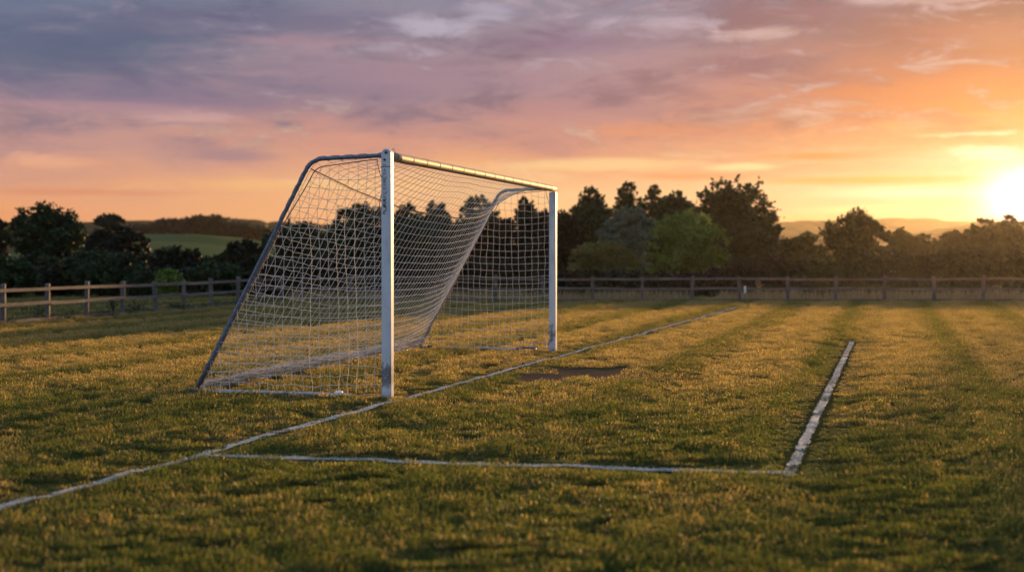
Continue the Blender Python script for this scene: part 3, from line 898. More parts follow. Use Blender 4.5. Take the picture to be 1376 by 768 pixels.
def plant(name, cat, label, x0, x1, yt, Z, kind='bush', mat='dark', leaf=.075, dens=1.0, zb=None, group=None, seed=0, depth=None, airy=False):
    r_ = random.Random(seed * 7 + int(x0))
    cx = (x0 + x1) / 2; X0 = (cx - 688) / F * Z; W = (x1 - x0) / F * Z
    Ht = CAMH + (343 - yt) * Z / F
    if zb is None: zb = .05 if kind == 'bush' else Ht * .10
    if kind == 'pointed' and zb < .5: zb = Ht * .25
    Dp = depth or max(W * .8, .8)
    cl = np.array(crown_clumps(kind, W, Dp, Ht, zb, r_))
    # leaves
    C, T = [], []
    for x, y, z, r in cl:
        n = int(dens * (50 + 800 * (r / max(W, 1)) ) * (.8 if kind != 'pointed' else .55) * (1 + 1.2 * min(r, 1)))
        if kind == 'open' and r < .056 * W: n = int(n * .6)
        d = rng.normal(size=(n, 3)); d /= np.linalg.norm(d, axis=1, keepdims=True)
        rad = r * np.minimum(np.abs(rng.normal(size=n)) * .62 + .12, 1.7)
        if r < .0561 * W and (kind != 'pointed'):       # a leafy twig growing outwards rather than a ball
            od = np.array([x, y * .4, z - (zb + Ht) / 2]); od /= np.linalg.norm(od) + 1e-9
            od = od + np.array([r_.gauss(0, .6), r_.gauss(0, .6), r_.gauss(0, .6)])
            n = max(8, int(n * .5)); d = d[:n]; rad = rad[:n]
            L = rng.random(n)[:, None]
            C.append(np.array([x, y, z]) + od * (L - .5) * r * 2.0 + d * (rad * 1.35)[:, None])
        else:
            C.append(np.array([x, y, z]) + d * rad[:, None] * [1.1, 1, .8])
        T.append(np.clip(.5 + .28 * r_.gauss(0, 1) + .22 * rng.normal(size=n), 0, 1))
    # inner leaves so that the crown is not hollow
    n = int(1700 * dens * (.15 if airy else 1))
    d = rng.normal(size=(n, 3)); d /= np.linalg.norm(d, axis=1, keepdims=True); q = rng.random(n) ** .5
    k = .62
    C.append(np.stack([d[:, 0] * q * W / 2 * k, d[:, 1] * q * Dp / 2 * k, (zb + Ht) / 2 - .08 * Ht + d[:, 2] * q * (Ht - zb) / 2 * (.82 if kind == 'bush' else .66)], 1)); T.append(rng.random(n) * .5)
    C = np.concatenate(C); T = np.concatenate(T)
    ok = C[:, 2] > .02; C, T = C[ok], T[ok]
    C = C + np.array([X0, Z, 0])
    sz = leaf * Z / 60
    v = quads_from(C, sz)
    v[:, 2] = np.maximum(v[:, 2], .005)
    f = np.arange(len(v)).reshape(-1, 4)
    root = empty(name, (X0, Z, 0)); tag(root, label, cat, group)
    me = np_mesh('crown', v, f, False, {'rnd': ('FLOAT', np.repeat(T, 4).astype(np.float32))})
    link('crown' if kind != 'bush' else 'foliage', me, FM[mat], root)
    # trunk and limbs
    t = Tubes()
    tw = max(.035, Ht * (.022 if kind != 'bush' else .010))
    hgt = Ht * (.62 if kind in ('round', 'open') else .85 if kind == 'pointed' else .45)
    pts = [(X0 + .03 * Ht * math.sin(k * 2.1 + seed) * k / 5, Z + .02 * Ht * math.sin(k * 1.3), -.1 + (hgt + .1) * k / 5) for k in range(6)]
    t.add(pts, np.linspace(tw, tw * .35, 6), 7)
    idx = [r_.randrange(len(cl)) for _ in range(12 if kind != 'pointed' else 7)]
    if kind == 'open': idx += list(range(len(cl) - 44, len(cl), 2))
    for j in idx:
        x, y, z, r = cl[j]; s0 = np.array(pts[r_.randrange(1, 5)]); e0 = np.array([X0 + x, Z + y, z])
        if e0[2] < s0[2] * .6: continue
        m_ = (s0 + e0) / 2 + np.array([0, 0, .05 * Ht * r_.uniform(-.5, 1)])
        t.add([s0, m_, e0], [tw * .4, tw * .25, tw * .1], 5)
    t.build('trunk' if kind != 'bush' else 'stem', M['bark'], root)
    return root

def hedge(name, label, pxs, Z, mat, leaf=.07, n=14000, dep=1.6, dens=1, cat='hedge'):
    """pxs: (x, ytop) outline of a hedge standing at distance Z"""
    x = np.array([p[0] for p in pxs], float); yt = np.array([p[1] for p in pxs], float)
    u = x[0] + (x[-1] - x[0]) * rng.random(n)
    top = CAMH + (343 - np.interp(u, x, yt)) * Z / F
    top = top * (.92 + .16 * vnoise(u / 9, np.full(n, 3.), 61)) + .12 * (vnoise(u / 2.4, np.full(n, 8.), 62) - .5)
    q = rng.random(n)
    a = np.where(rng.random(n) < .65, 1.0, q ** .4)          # mostly the shell
    ph = rng.random(n) * math.pi                              # over front, top and back
    zz = top * np.clip(.5 - .62 * np.cos(ph * 2) * np.sign(1) , 0, 1) if False else top * np.sqrt(rng.random(n))
    edge_ = np.sqrt(np.clip(1 - (zz / top) ** 4, 0, 1))
    yy = (rng.random(n) * 2 - 1); yy = np.sign(yy) * np.abs(yy) ** .4 * dep / 2 * edge_
    yy += .25 * (vnoise(u / 7, zz * 2.2, 63) - .5)
    C = np.stack([(u - 688) / F * Z, Z + yy, np.maximum(.03, zz + .05 * rng.normal(size=n))], 1)
    T = np.clip(.5 + .9 * (vnoise(u / 8, zz * 1.8 + yy, 64) - .5) + .2 * rng.normal(size=n), 0, 1)
    v = quads_from(C, leaf * Z / 60)
    v[:, 2] = np.maximum(v[:, 2], .005)
    root = empty(name, ((x[0] + x[-1]) / 2 / F * Z - 688 / F * Z, Z, 0)); tag(root, label, cat)
    link('foliage', np_mesh('foliage', v, np.arange(len(v)).reshape(-1, 4), False, {'rnd': ('FLOAT', np.repeat(T, 4).astype(np.float32))}), FM[mat], root)
    t = Tubes()
    for xx in np.linspace(x[0] + 5, x[-1] - 5, 14):
        X_ = (xx - 688) / F * Z; h = CAMH + (343 - np.interp(xx, x, yt)) * Z / F
        for k in range(3): t.add([(X_ + .1 * k, Z, -.05), (X_ + .1 * k + rng.normal() * .15, Z + rng.normal() * .2, h * .45), (X_ + rng.normal() * .4, Z + rng.normal() * .35, h * .85)], [.03, .02, .006], 5)
    t.build('stems', M['bark'], root)

TL = 'trees and bushes beyond the left fence'; TG = 'trees of the belt behind the goal'; TR = 'trees and bushes beyond the right fence'
# left of the goal
plant('broad_tree', 'tree', 'big dark broad-crowned tree with a ragged top at the far left', 10, 116, 276, 62, 'open', 'dark', .085, 1.25, group=TL, seed=1, zb=.4)
plant('small_tree', 'tree', 'small dark treetop cut off by the left edge of the photo', -34, 18, 291, 66, 'open', 'black', .075, .9, group=TL, seed=2)
plant('dense_tree', 'tree', 'dense near-black round tree in front of the pale far tree, right of the broad one', 112, 203, 305, 60, 'round', 'black', .08, 1.2, group=TL, seed=3, zb=.4)
plant('umbrella_tree', 'tree', 'distant flat-topped tree on a bare stem rising above the near-black tree', 128, 168, 288, 105, 'round', 'far', .055, .7, zb=3.2, group=TL, seed=4)
plant('bush', 'bush', 'dull green bush at the left edge just behind the fence', -40, 52, 347, 46, 'bush', 'dark', .085, 1.1, group=TL, seed=5)
plant('bush', 'bush', 'low dark bush filling the gap under the broad tree', 34, 112, 357, 50, 'bush', 'black', .08, 1.0, group=TL, seed=6)
plant('bush', 'bush', 'wide rounded bush with a paler right shoulder under the near-black tree', 84, 188, 338, 50, 'bush', 'dark', .08, 1.3, group=TL, seed=7)
plant('bush', 'bush', 'dark domed bush at the left foot of the green hill', 196, 262, 333, 57, 'bush', 'black', .08, 1.0, group=TL, seed=8)
plant('bush', 'bush', 'small dark knob of a bush against the middle of the green hill', 238, 276, 335, 62, 'bush', 'black', .075, .7, group=TL, seed=9)
plant('bush', 'bush', 'small yellow-green bush lighter than the dark ones around it, just left of the goal', 208, 246, 362, 47, 'bush', 'bright', .07, .7, group=TL, seed=10)
plant('bush', 'bush', 'low scrubby bush behind the fence between the wide bush and the yellow-green one', 168, 218, 366, 47.5, 'bush', 'dark', .075, .8, group=TL, seed=11)
plant('bush', 'bush', 'low bluish-dark bush below the green hill, seen beside the slanting goal tube', 252, 330, 355, 51, 'bush', 'dark', .08, 1.0, group=TL, seed=12)
plant('bush', 'bush', 'long low bush at the bottom of the green hill slope', 262, 330, 343, 58, 'bush', 'dark', .08, 1.0, group=TL, seed=32)
plant('round_tree', 'tree', 'dark round tree against the green hill, just left of the slanting goal tube', 297, 358, 324, 58, 'round', 'black', .08, 1.0, group=TL, seed=13, zb=.5)
plant('bush', 'bush', 'dark bush seen through the left edge of the side net', 318, 392, 344, 52, 'bush', 'black', .08, 1.0, group=TL, seed=14)
# behind the goal
plant('belt_tree', 'tree', 'lower tree of the belt seen through the middle of the near side net', 346, 458, 303, 62, 'round', 'dark', .085, 1.2, group=TG, seed=15, zb=.4)
plant('spindly_tree', 'tree', 'thin twiggy little tree poking above the belt, seen through the net', 380, 397, 292, 63, 'pointed', 'black', .05, .25, group=TG, seed=16)
plant('round_tree', 'tree', 'high rounded tree just left of the near goal post', 440, 532, 276, 65, 'round', 'dark', .085, 1.5, group=TG, seed=17, zb=.5)
plant('pointed_tree', 'tree', 'pointed treetop just right of the near goal post', 528, 566, 274, 67, 'open', 'dark', .07, .8, group=TG, seed=18, zb=1.0)
plant('pointed_tree', 'tree', 'pointed treetop seen through the back net, second from the near post', 566, 606, 271, 67, 'open', 'dark', .07, .8, group=TG, seed=19, zb=1.0)
plant('belt_tree', 'tree', 'bushy tree under the two pointed tops by the near post', 520, 626, 292, 63, 'round', 'dark', .085, 1.3, group=TG, seed=20, zb=.4)
plant('belt_tree', 'tree', 'taller bushy tree behind the upper end of the far slanting tube', 612, 672, 264, 68, 'open', 'dark', .08, 1.1, group=TG, seed=21)
plant('belt_tree', 'tree', 'dense tree in the middle of the belt behind the far side net', 604, 706, 289, 63, 'round', 'black', .085, 1.3, group=TG, seed=22, zb=.4)
plant('pointed_tree', 'tree', 'pointed treetop below the crossbar just left of the far post', 690, 724, 266, 67, 'open', 'dark', .07, .8, group=TG, seed=23, zb=1.0)
plant('belt_tree', 'tree', 'dense dark tree directly behind the far goal post', 688, 786, 285, 62, 'round', 'black', .085, 1.3, group=TG, seed=24, zb=.4)
# right of the goal
plant('pine_tree', 'tree', 'ragged pointed treetop nearest the right side of the far post', 770, 818, 253, 72, 'open', 'dark', .07, .8, group=TR, seed=25, zb=1.0)
plant('pine_tree', 'tree', 'tallest thin pointed treetop, middle of the row right of the goal', 822, 864, 245, 73, 'open', 'dark', .07, .8, group=TR, seed=26, zb=1.0)
plant('pine_tree', 'tree', 'pointed treetop behind the bright green tree, left of its top', 862, 900, 250, 73, 'open', 'dark', .07, .8, group=TR, seed=27, zb=1.0)
plant('pine_tree', 'tree', 'short pointed treetop tucked against the left side of the big open-crowned tree', 892, 926, 257, 72, 'open', 'dark', .07, .8, group=TR, seed=28, zb=1.0)
plant('dense_tree', 'tree', 'dark dense tree filling the belt between the far post and the grey-green tree', 748, 842, 272, 69, 'round', 'dark', .085, 1.4, group=TR, seed=29, zb=.4)
plant('dense_tree', 'tree', 'dark dense tree rising behind the grey-green and bright green trees', 838, 950, 266, 70, 'round', 'dark', .085, 1.5, group=TR, seed=30, zb=.4)
plant('open_tree', 'tree', 'tallest big tree with sky showing through its open lacy crown', 926, 1040, 243, 68, 'open', 'dark', .085, 1.25, group=TR, seed=31, zb=.5)
plant('round_tree', 'tree', 'soft grey-green round tree left of the bright green one', 806, 884, 280, 60, 'round', 'grey', .08, 1.3, group=TR, seed=33, zb=.6)
plant('willow_tree', 'tree', 'bright green full-crowned tree in front of the dark belt', 870, 978, 287, 56, 'round', 'bright', .08, 1.6, group=TR, seed=34, zb=.35)
plant('low_tree', 'bush', 'low spreading ochre-green bush between far post and bright green tree', 762, 856, 327, 52, 'bush', 'ochre', .075, 1.2, group=TR, seed=35)
plant('dense_tree', 'tree', 'dark dense tree at the right end of the belt below the open-crowned tree', 968, 1058, 290, 62, 'round', 'dark', .085, 1.5, group=TR, seed=36, zb=.3)
plant('bush', 'bush', 'rounded brownish bush right beside the dark end of the belt', 1040, 1082, 322, 64, 'bush', 'mid', .08, .9, group=TR, seed=37)
plant('bush', 'bush', 'rounded far bush left of the lone bushy tree above the hedge', 1058, 1110, 313, 82, 'bush', 'mid', .075, 1.0, group=TR, seed=38)
plant('lone_tree', 'tree', 'lone wide bushy tree with spiky top standing above the hedge', 1104, 1192, 287, 72, 'open', 'mid', .085, 1.3, group=TR, seed=39, zb=.6)
plant('small_tree', 'tree', 'small round hazy tree between the lone tree and the sun', 1193, 1228, 308, 92, 'round', 'mid', .07, .9, group=TR, seed=40, zb=.6)
plant('bush', 'bush', 'low hazy bush right of the small round tree', 1218, 1262, 315, 94, 'bush', 'mid', .07, .9, group=TR, seed=41)
plant('bush', 'bush', 'long low orange-lit bush in front of the far right trees', 1250, 1316, 311, 84, 'bush', 'mid', .07, 1.1, group=TR, seed=42)
plant('glowing_tree', 'tree', 'sunlit hazy tree left of the sun glow at the right edge', 1292, 1350, 294, 82, 'round', 'mid', .075, 1.1, group=TR, seed=43, zb=.5)
plant('glowing_tree', 'tree', 'round-topped hazy tree right under the sun glow', 1334, 1372, 289, 88, 'round', 'mid', .07, 1.0, group=TR, seed=44, zb=.5)
plant('glowing_tree', 'tree', 'hazy tree cut off by the right edge of the photo', 1352, 1432, 291, 84, 'round', 'mid', .075, 1.1, group=TR, seed=45, zb=.5)
for k_, (xx, zz, hh, ww, ds) in enumerate(((1445, 62, 6.2, 5.5, 'unseen tall tree added to shade the foreground, just outside the right edge of the photo, nearest the glowing trees'), (1620, 60, 7.0, 8.0, 'tall broad tree well outside the right edge of the photo, unseen and added to shade the foreground'))):
    plant('added_shade_tree', 'tree', ds, xx - ww * F / zz / 2 + 60, xx + ww * F / zz / 2 + 60, 343 - (hh - CAMH) * F / zz, zz, 'open', 'dark', .085, .26, airy=True, group=TR, seed=60 + k_, zb=1.2)  # unseen trees, added so that their shadows darken the foreground
hedge('hedge', 'long clipped hedge behind the right-hand fence with sunlit leaf tips', [(1030, 352), (1080, 347), (1130, 349), (1170, 342), (1205, 339), (1240, 342), (1290, 338), (1330, 335), (1380, 341), (1460, 340)], 53, 'hedge', .07, 24000)
hedge('thicket', 'low dark thicket under the belt trees behind the fence right of the goal', [(735, 362), (790, 366), (850, 366), (910, 370), (960, 366), (985, 352), (1045, 345), (1075, 350)], 50, 'black', .08, 12000, cat='thicket')
hedge('thicket', 'low dark thicket behind the fence seen through the goal nets', [(372, 358), (430, 348), (500, 352), (580, 345), (660, 350), (745, 352)], 50, 'black', .08, 13000, cat='thicket')
hedge('thicket', 'low dark thicket behind the left fence under the big trees', [(-60, 368), (20, 362), (110, 366), (200, 362), (300, 362), (385, 358)], 54, 'black', .08, 12000, cat='thicket')

# rough grass and weeds along the fences
def stalks(name, label, pts, lmin, lmax, w, mat, lean=.5):
    pts = np.array(pts); n = len(pts)
    v, t = blades(pts[:, 0], pts[:, 1], n, lmin, lmax, w, lean)
    o = link(name, np_mesh(name, v.reshape(-1, 3), t, False, {'rnd': ('FLOAT', np.repeat(rng.random(n), 5).astype(np.float32))}), FM[mat])
    tag(o, label, 'grass', kind='stuff'); return o
pts = []
for _ in range(17000):
    x = rng.uniform(-7, 18.5); y = yR + .15 + 2.2 * rng.random() ** 1.2
    if vnoise(x * 1.3, y * .8, 71) > .34 - .012 * x: pts.append((x, y))
stalks('dry_grass', 'pale dry grass and seed stalks growing along the far fence', pts, .10, .42, .014, 'drystalk', .4)
pts = []
for _ in range(5000):
    k = rng.uniform(-3, 9) * spL; q = A0 + dL * k + np.array([dL[1], -dL[0]]) * rng.normal() * .09
    if vnoise(k * 1.7, 3., 72) > .35: pts.append(q)
stalks('fence_weeds', 'low unmown weeds along the foot of the left fence', pts, .06, .22, .012, 'mid', .7)
pts = []
for _ in range(22000):
    k = rng.uniform(-8, 10) * spL; q = A0 + dL * k + np.array([-dL[1], dL[0]]) * rng.uniform(.3, 11)
    pts.append(q)
stalks('rough_grass', 'rough green grass between the left fence and the bushes', pts, .05, .12, .018, 'mid', .8)
def weed(px, py, h, w, label, mat, seed):
    g = G(px, py); r_ = random.Random(seed)
    root = empty('weed', (*g, 0)); tag(root, label, 'weed', 'weeds along the fences')
    t = Tubes(); C = []
    for k in range(9):
        a = r_.random() * 6.28; l = w * r_.uniform(.3, 1); hh = h * r_.uniform(.6, 1)
        p0 = np.array([g[0], g[1], 0]); p2 = np.array([g[0] + l * math.cos(a), g[1] + l * math.sin(a) * .6, hh]); p1 = (p0 + p2) / 2 + np.array([0, 0, .1 * h])
        t.add([p0, p1, p2], [.006, .004, .002], 4)
        for q in np.linspace(.3, 1, 12): C.append(p0 * (1 - q) + p2 * q + np.array([r_.gauss(0, .03), r_.gauss(0, .03), .1 * h * math.sin(q * 3.1) + r_.gauss(0, .02)]))
    t.build('stems', M['bark'], root)
    v = quads_from(np.array(C), .028)
    link('leaves', np_mesh('leaves', v, np.arange(len(v)).reshape(-1, 4), False, {'rnd': ('FLOAT', rng.random(len(v)).astype(np.float32))}), FM[mat], root)
weed(50, 428, .34, .28, 'leafy weed clump at the second fence post from the left edge', 'mid', 1)
weed(152, 420, .42, .14, 'thin upright weed between two posts of the left fence', 'mid', 2)
weed(184, 419, .28, .34, 'wide low weed clump by the fence left of the goal', 'mid', 3)
weed(236, 417, .2, .2, 'small weed tuft at the fence post nearest the goal frame', 'mid', 4)
weed(1019, 403, .70, .08, 'tall rust-coloured dead stalk behind the stake by the far fence', 'drystalk', 5)
weed(1066, 403, .42, .10, 'thin dry stalk standing between two posts right of the stake', 'drystalk', 6)
weed(1148, 403, .34, .22, 'bushy dry weed catching the light at the middle of the right fence', 'drystalk', 7)
weed(1338, 403, .5, .16, 'tall glittering dry weed near the right edge of the photo', 'drystalk', 8)

# ------------------------------------------------------------------ hills
def hill_mat(name, c0, c1, sc):
    m, nt, out = new_mat(name); P = pos(nt)
    n = nt.noise(P, sc, 4, .6)
    principled(nt, out, nt.mix(nt.sm(n, .3, .7), (*c0, 1), (*c1, 1)), 1, spec=0)
    return m
HM = {'pasture': hill_mat('pasture', (.065, .095, .035), (.10, .125, .050), .03), 'wood': hill_mat('woodland', (.03, .036, .02), (.055, .055, .03), .05)}
def hill(name, label, prof, Z, depth, mat, rough=0, base_y=352):
    """prof: (pixel x, pixel y of the skyline); a real ridge rising from its front foot to the crest at Z and falling behind"""
    x = np.linspace(prof[0][0], prof[-1][0], 160); yt = np.interp(x, [p[0] for p in prof], [p[1] for p in prof])
    k = np.ones(9) / 9; yt = np.convolve(np.pad(yt, 4, 'edge'), k, 'valid')
    crest = CAMH + (343 - yt) * Z / F
    if rough: crest = crest + rough * (vnoise(x / 3.1, np.full(160, Z), 81) - .5) + rough * .8 * (vnoise(x / 9, np.full(160, Z + 5), 82) - .5)
    rows = 26; V_ = []
    for j in range(rows):
        q = j / (rows - 1)                         # 0 front foot .. 1 back foot
        hh = math.sin(min(1, q / .7) * math.pi / 2) ** 1.3 if q <= .7 else math.cos((q - .7) / .3 * math.pi / 2)
        yy = Z - depth * .7 + depth * q
        V_.append(np.stack([(x - 688) / F * Z, np.full(160, yy), crest * hh - 1.0], 1))
        V_[-1][:, 2] += 1.0 * (hh > .9)
    V_ = np.concatenate(V_)
    i = (np.arange(rows - 1)[:, None] * 160 + np.arange(159)[None]).ravel()
    o = link(name, np_mesh(name, V_, np.stack([i, i + 1, i + 161, i + 160], 1), True), HM[mat])
    tag(o, label, kind='structure'); return o
hill('hill', 'smooth green pasture hill beyond the left trees', [(20, 345), (100, 330), (160, 319), (215, 314.5), (270, 315), (320, 319), (360, 326), (430, 340)], 330, 160, 'pasture')
def woods(name, label, prof, Z, dz, mat, n, leaf, thick):
    """far wood that reads as one mass: many leaf clumps on a ridge"""
    x = prof[0][0] + (prof[-1][0] - prof[0][0]) * rng.random(n)
    yt = np.interp(x, [p[0] for p in prof], [p[1] for p in prof])
    top = CAMH + (343 - yt) * Z / F
    yy = (rng.random(n) - .5) * dz
    tex = vnoise(x / 5.5, yy / 6, 83) * .6 + vnoise(x / 2.2, yy / 3, 84) * .4
    z = top - thick * (rng.random(n) ** 1.1) + thick * .5 * (tex - .5)
    C = np.stack([(x - 688) / F * Z, Z + yy, z], 1)
    T = np.clip(.2 + .7 * vnoise(x / 4, z / 3, 85) + .15 * rng.normal(size=n), 0, 1)
    v = quads_from(C, leaf)
    o = link(name, np_mesh(name, v, np.arange(len(v)).reshape(-1, 4), False, {'rnd': ('FLOAT', np.repeat(T, 4).astype(np.float32))}), FM[mat])
    tag(o, label, 'woodland', kind='stuff'); return o
woods('far_wood', 'dark wood crowning the hill behind the green pasture', [(186, 306), (222, 303), (232, 297), (250, 296), (285, 292), (300, 295), (325, 301), (350, 304), (375, 312), (430, 320)], 430, 30, 'far', 26000, .75, 5.0)
hill('far_hill', 'far bluish wooded ridge on the left horizon', [(-120, 300), (0, 302), (110, 300), (135, 301), (180, 299), (230, 300), (300, 294), (330, 297), (370, 300), (450, 303), (560, 308), (700, 312)], 800, 380, 'wood', 2.2)
hill('far_hill', 'hazy orange ridge on the right horizon under the sunset', [(900, 318), (1000, 306), (1050, 301), (1090, 299), (1130, 297), (1175, 295.5), (1215, 296), (1245, 298), (1270, 302), (1330, 305), (1400, 303), (1500, 308)], 800, 380, 'wood', 2.2)
hill('near_ridge', 'nearer hazy spur sloping up to the right below the sun', [(1120, 335), (1200, 322), (1245, 311), (1290, 304), (1340, 299), (1420, 296), (1500, 300)], 460, 200, 'wood', 1.2)
# pale cottage half hidden behind the hedge
cx_ = (1209 - 688) / F * 120; hs = empty('cottage', (cx_, 120, 0)); tag(hs, 'tiny pale cottage half hidden behind the hedge below the small round tree', 'house')
def boxm(x0, x1, y0, y1, z0, z1):
    v = [(x, y, z) for z in (z0, z1) for x, y in ((x0, y0), (x1, y0), (x1, y1), (x0, y1))]
    return mesh('b', v, [(0, 3, 2, 1), (4, 5, 6, 7), (0, 1, 5, 4), (1, 2, 6, 5), (2, 3, 7, 6), (3, 0, 4, 7)])
link('wall', boxm(cx_ - .65, cx_ + .65, 119.5, 121.5, 0, 1.7), M['wall'], hs)
rv = [(cx_ - .75, 119.3, 1.68), (cx_ + .75, 119.3, 1.68), (cx_ + .75, 121.7, 1.68), (cx_ - .75, 121.7, 1.68), (cx_ - .75, 120.5, 2.35), (cx_ + .75, 120.5, 2.35)]
link('roof', mesh('roof', rv, [(0, 1, 5, 4), (2, 3, 4, 5), (0, 4, 3), (1, 2, 5), (0, 3, 2, 1)]), M['roof'], hs)
link('window', boxm(cx_ - .3, cx_ + .05, 119.47, 119.6, .9, 1.35), M['glass'], hs)

# ------------------------------------------------------------------ haze: a closed box of thin even air
HAZE = True
if HAZE:
    hz = link('haze', boxm(-1100, 1100, -60, 1500, -3.0, 25), None)
    m = bpy.data.materials.new('haze_air'); m.use_nodes = True; nt = NT(m.node_tree); m.node_tree.nodes.clear()
    out = nt.n('ShaderNodeOutputMaterial'); pv = nt.n('ShaderNodeVolumePrincipled')
    pv.inputs['Color'].default_value = (.97, .84, .70, 1); pv.inputs['Density'].default_value = .00007; pv.inputs['Anisotropy'].default_value = .84
    nt.l(pv.outputs[0], out.inputs['Volume'])
    hz.data.materials.append(m); tag(hz, 'thin evening haze over the fields', kind='stuff')

# ------------------------------------------------------------------ sky and sun
w = bpy.data.worlds.new('World'); scene.world = w; w.use_nodes = True
nt = NT(w.node_tree); w.node_tree.nodes.clear()
out = nt.n('ShaderNodeOutputWorld')
sky = nt.n('ShaderNodeTexSky', sky_type='NISHITA'); sky.sun_disc = False
sky.sun_elevation = R(SUN_EL); sky.sun_rotation = R(SUN_AZ)
bg1 = nt.n('ShaderNodeBackground'); nt.l(sky.outputs[0], bg1.inputs[0]); bg1.inputs[1].default_value = .05
dirv = nt.n('ShaderNodeTexCoord').outputs['Generated']
dx, dy, dz = nt.sep(dirv)
DEG = 180 / math.pi
el = nt.m('MULTIPLY', nt.m('ARCSINE', dz), DEG)
az = nt.m('MULTIPLY', nt.m('ARCTAN2', dx, dy), DEG)
# cloud-shaped warps of elevation
sv = nt.comb(nt.m('MULTIPLY', az, .055), nt.m('MULTIPLY', el, .30), 0)
nA = nt.noise(sv, 1.0, 5, .55, .3)
sv2 = nt.comb(nt.m('MULTIPLY', az, .16), nt.m('MULTIPLY', el, .75), 3.7)
nB = nt.noise(sv2, 1.0, 6, .58, .5)
sv3 = nt.comb(nt.m('MULTIPLY', az, .30), nt.m('MULTIPLY', el, 2.4), 9.1)
nC = nt.noise(sv3, 1.0, 5, .6, .2)
ew = nt.m('ADD', el, nt.m('ADD', nt.m('MULTIPLY', nt.m('SUBTRACT', nA, .5), 3.6), nt.m('MULTIPLY', nt.m('SUBTRACT', nB, .5), 2.2)))
fe = nt.m('DIVIDE', ew, 14.0, clamp=True)
def st(y, *c): return (max(0, min(1, ((343 - y) / F * DEG) / 14.0)), lin(*c))
rampL = nt.ramp(fe, [st(343, 234, 146, 98), st(285, 244, 168, 118), st(255, 238, 168, 126), st(215, 208, 156, 144), st(160, 174, 142, 150), st(95, 146, 136, 154), st(30, 112, 124, 150), st(-60, 112, 130, 158)])
rampC = nt.ramp(fe, [st(343, 250, 178, 110), st(260, 253, 200, 146), st(222, 243, 174, 128), st(185, 214, 150, 132), st(130, 188, 146, 150), st(70, 168, 142, 154), st(20, 152, 142, 160), st(-60, 134, 138, 164)])
rampR = nt.ramp(fe, [st(343, 236, 152, 96), st(285, 240, 192, 150), st(240, 244, 200, 162), st(205, 232, 164, 112), st(180, 212, 126, 74), st(120, 190, 108, 72), st(65, 146, 92, 88), st(10, 110, 88, 106), st(-60, 120, 110, 136)])
mixLC = nt.mix(nt.sm(az, -20, 3), rampL, rampC)
vis = nt.mix(nt.sm(az, 2, 21), mixLC, rampR)
# darker violet cloud bars and paler slits
sv4 = nt.comb(nt.m('MULTIPLY', az, .34), nt.m('MULTIPLY', el, 1.15), 17.3)
nD = nt.noise(sv4, 1.0, 6, .66, .6)
nE = nt.m('ADD', nt.m('MULTIPLY', nB, .65), nt.m('MULTIPLY', nD, .35))
dark = nt.m('MULTIPLY', nt.sm(nE, .43, .63), nt.sm(el, 3.0, 7.0))
vis = nt.mix(nt.m('MULTIPLY', dark, .55), vis, nt.mix(nt.sm(az, -12, 22), lin(104, 104, 130), lin(164, 104, 96)))
fine = nt.m('MULTIPLY', nt.sm(nD, .45, .64), nt.sm(el, 2.6, 6.5))
vis = nt.mix(nt.m('MULTIPLY', fine, .38), vis, nt.mix(nt.sm(az, -12, 22), lin(92, 90, 124), lin(158, 98, 94)))
lite = nt.m('MULTIPLY', nt.sm(nD, .50, .68), nt.sm(nB, .58, .40))
lite = nt.m('MULTIPLY', lite, nt.sm(az, -24, -6))
vis = nt.mix(nt.m('MULTIPLY', lite, .46), vis, nt.mix(nt.sm(el, 3, 8), lin(255, 214, 160), lin(214, 196, 208)))
def patch(azc, elc, wa, we, color, amt, vis, rag=1.0, soft=(1.25, .15)):
    a = nt.m('DIVIDE', nt.m('SUBTRACT', az, azc), wa); e = nt.m('DIVIDE', nt.m('SUBTRACT', el, elc), we)
    r = nt.m('SQRT', nt.m('ADD', nt.m('MULTIPLY', a, a), nt.m('MULTIPLY', e, e)))
    r = nt.m('ADD', r, nt.m('MULTIPLY', nt.m('SUBTRACT', nt.m('ADD', nt.m('MULTIPLY', nD, .7), nt.m('MULTIPLY', nC, .3)), .5), 3.6 * rag))
    return nt.mix(nt.m('MULTIPLY', nt.sm(r, *soft), amt), vis, color)
def pxa(x, y): return math.degrees(math.atan((x - 688) / F)), math.degrees(math.atan((343 - y) / F))
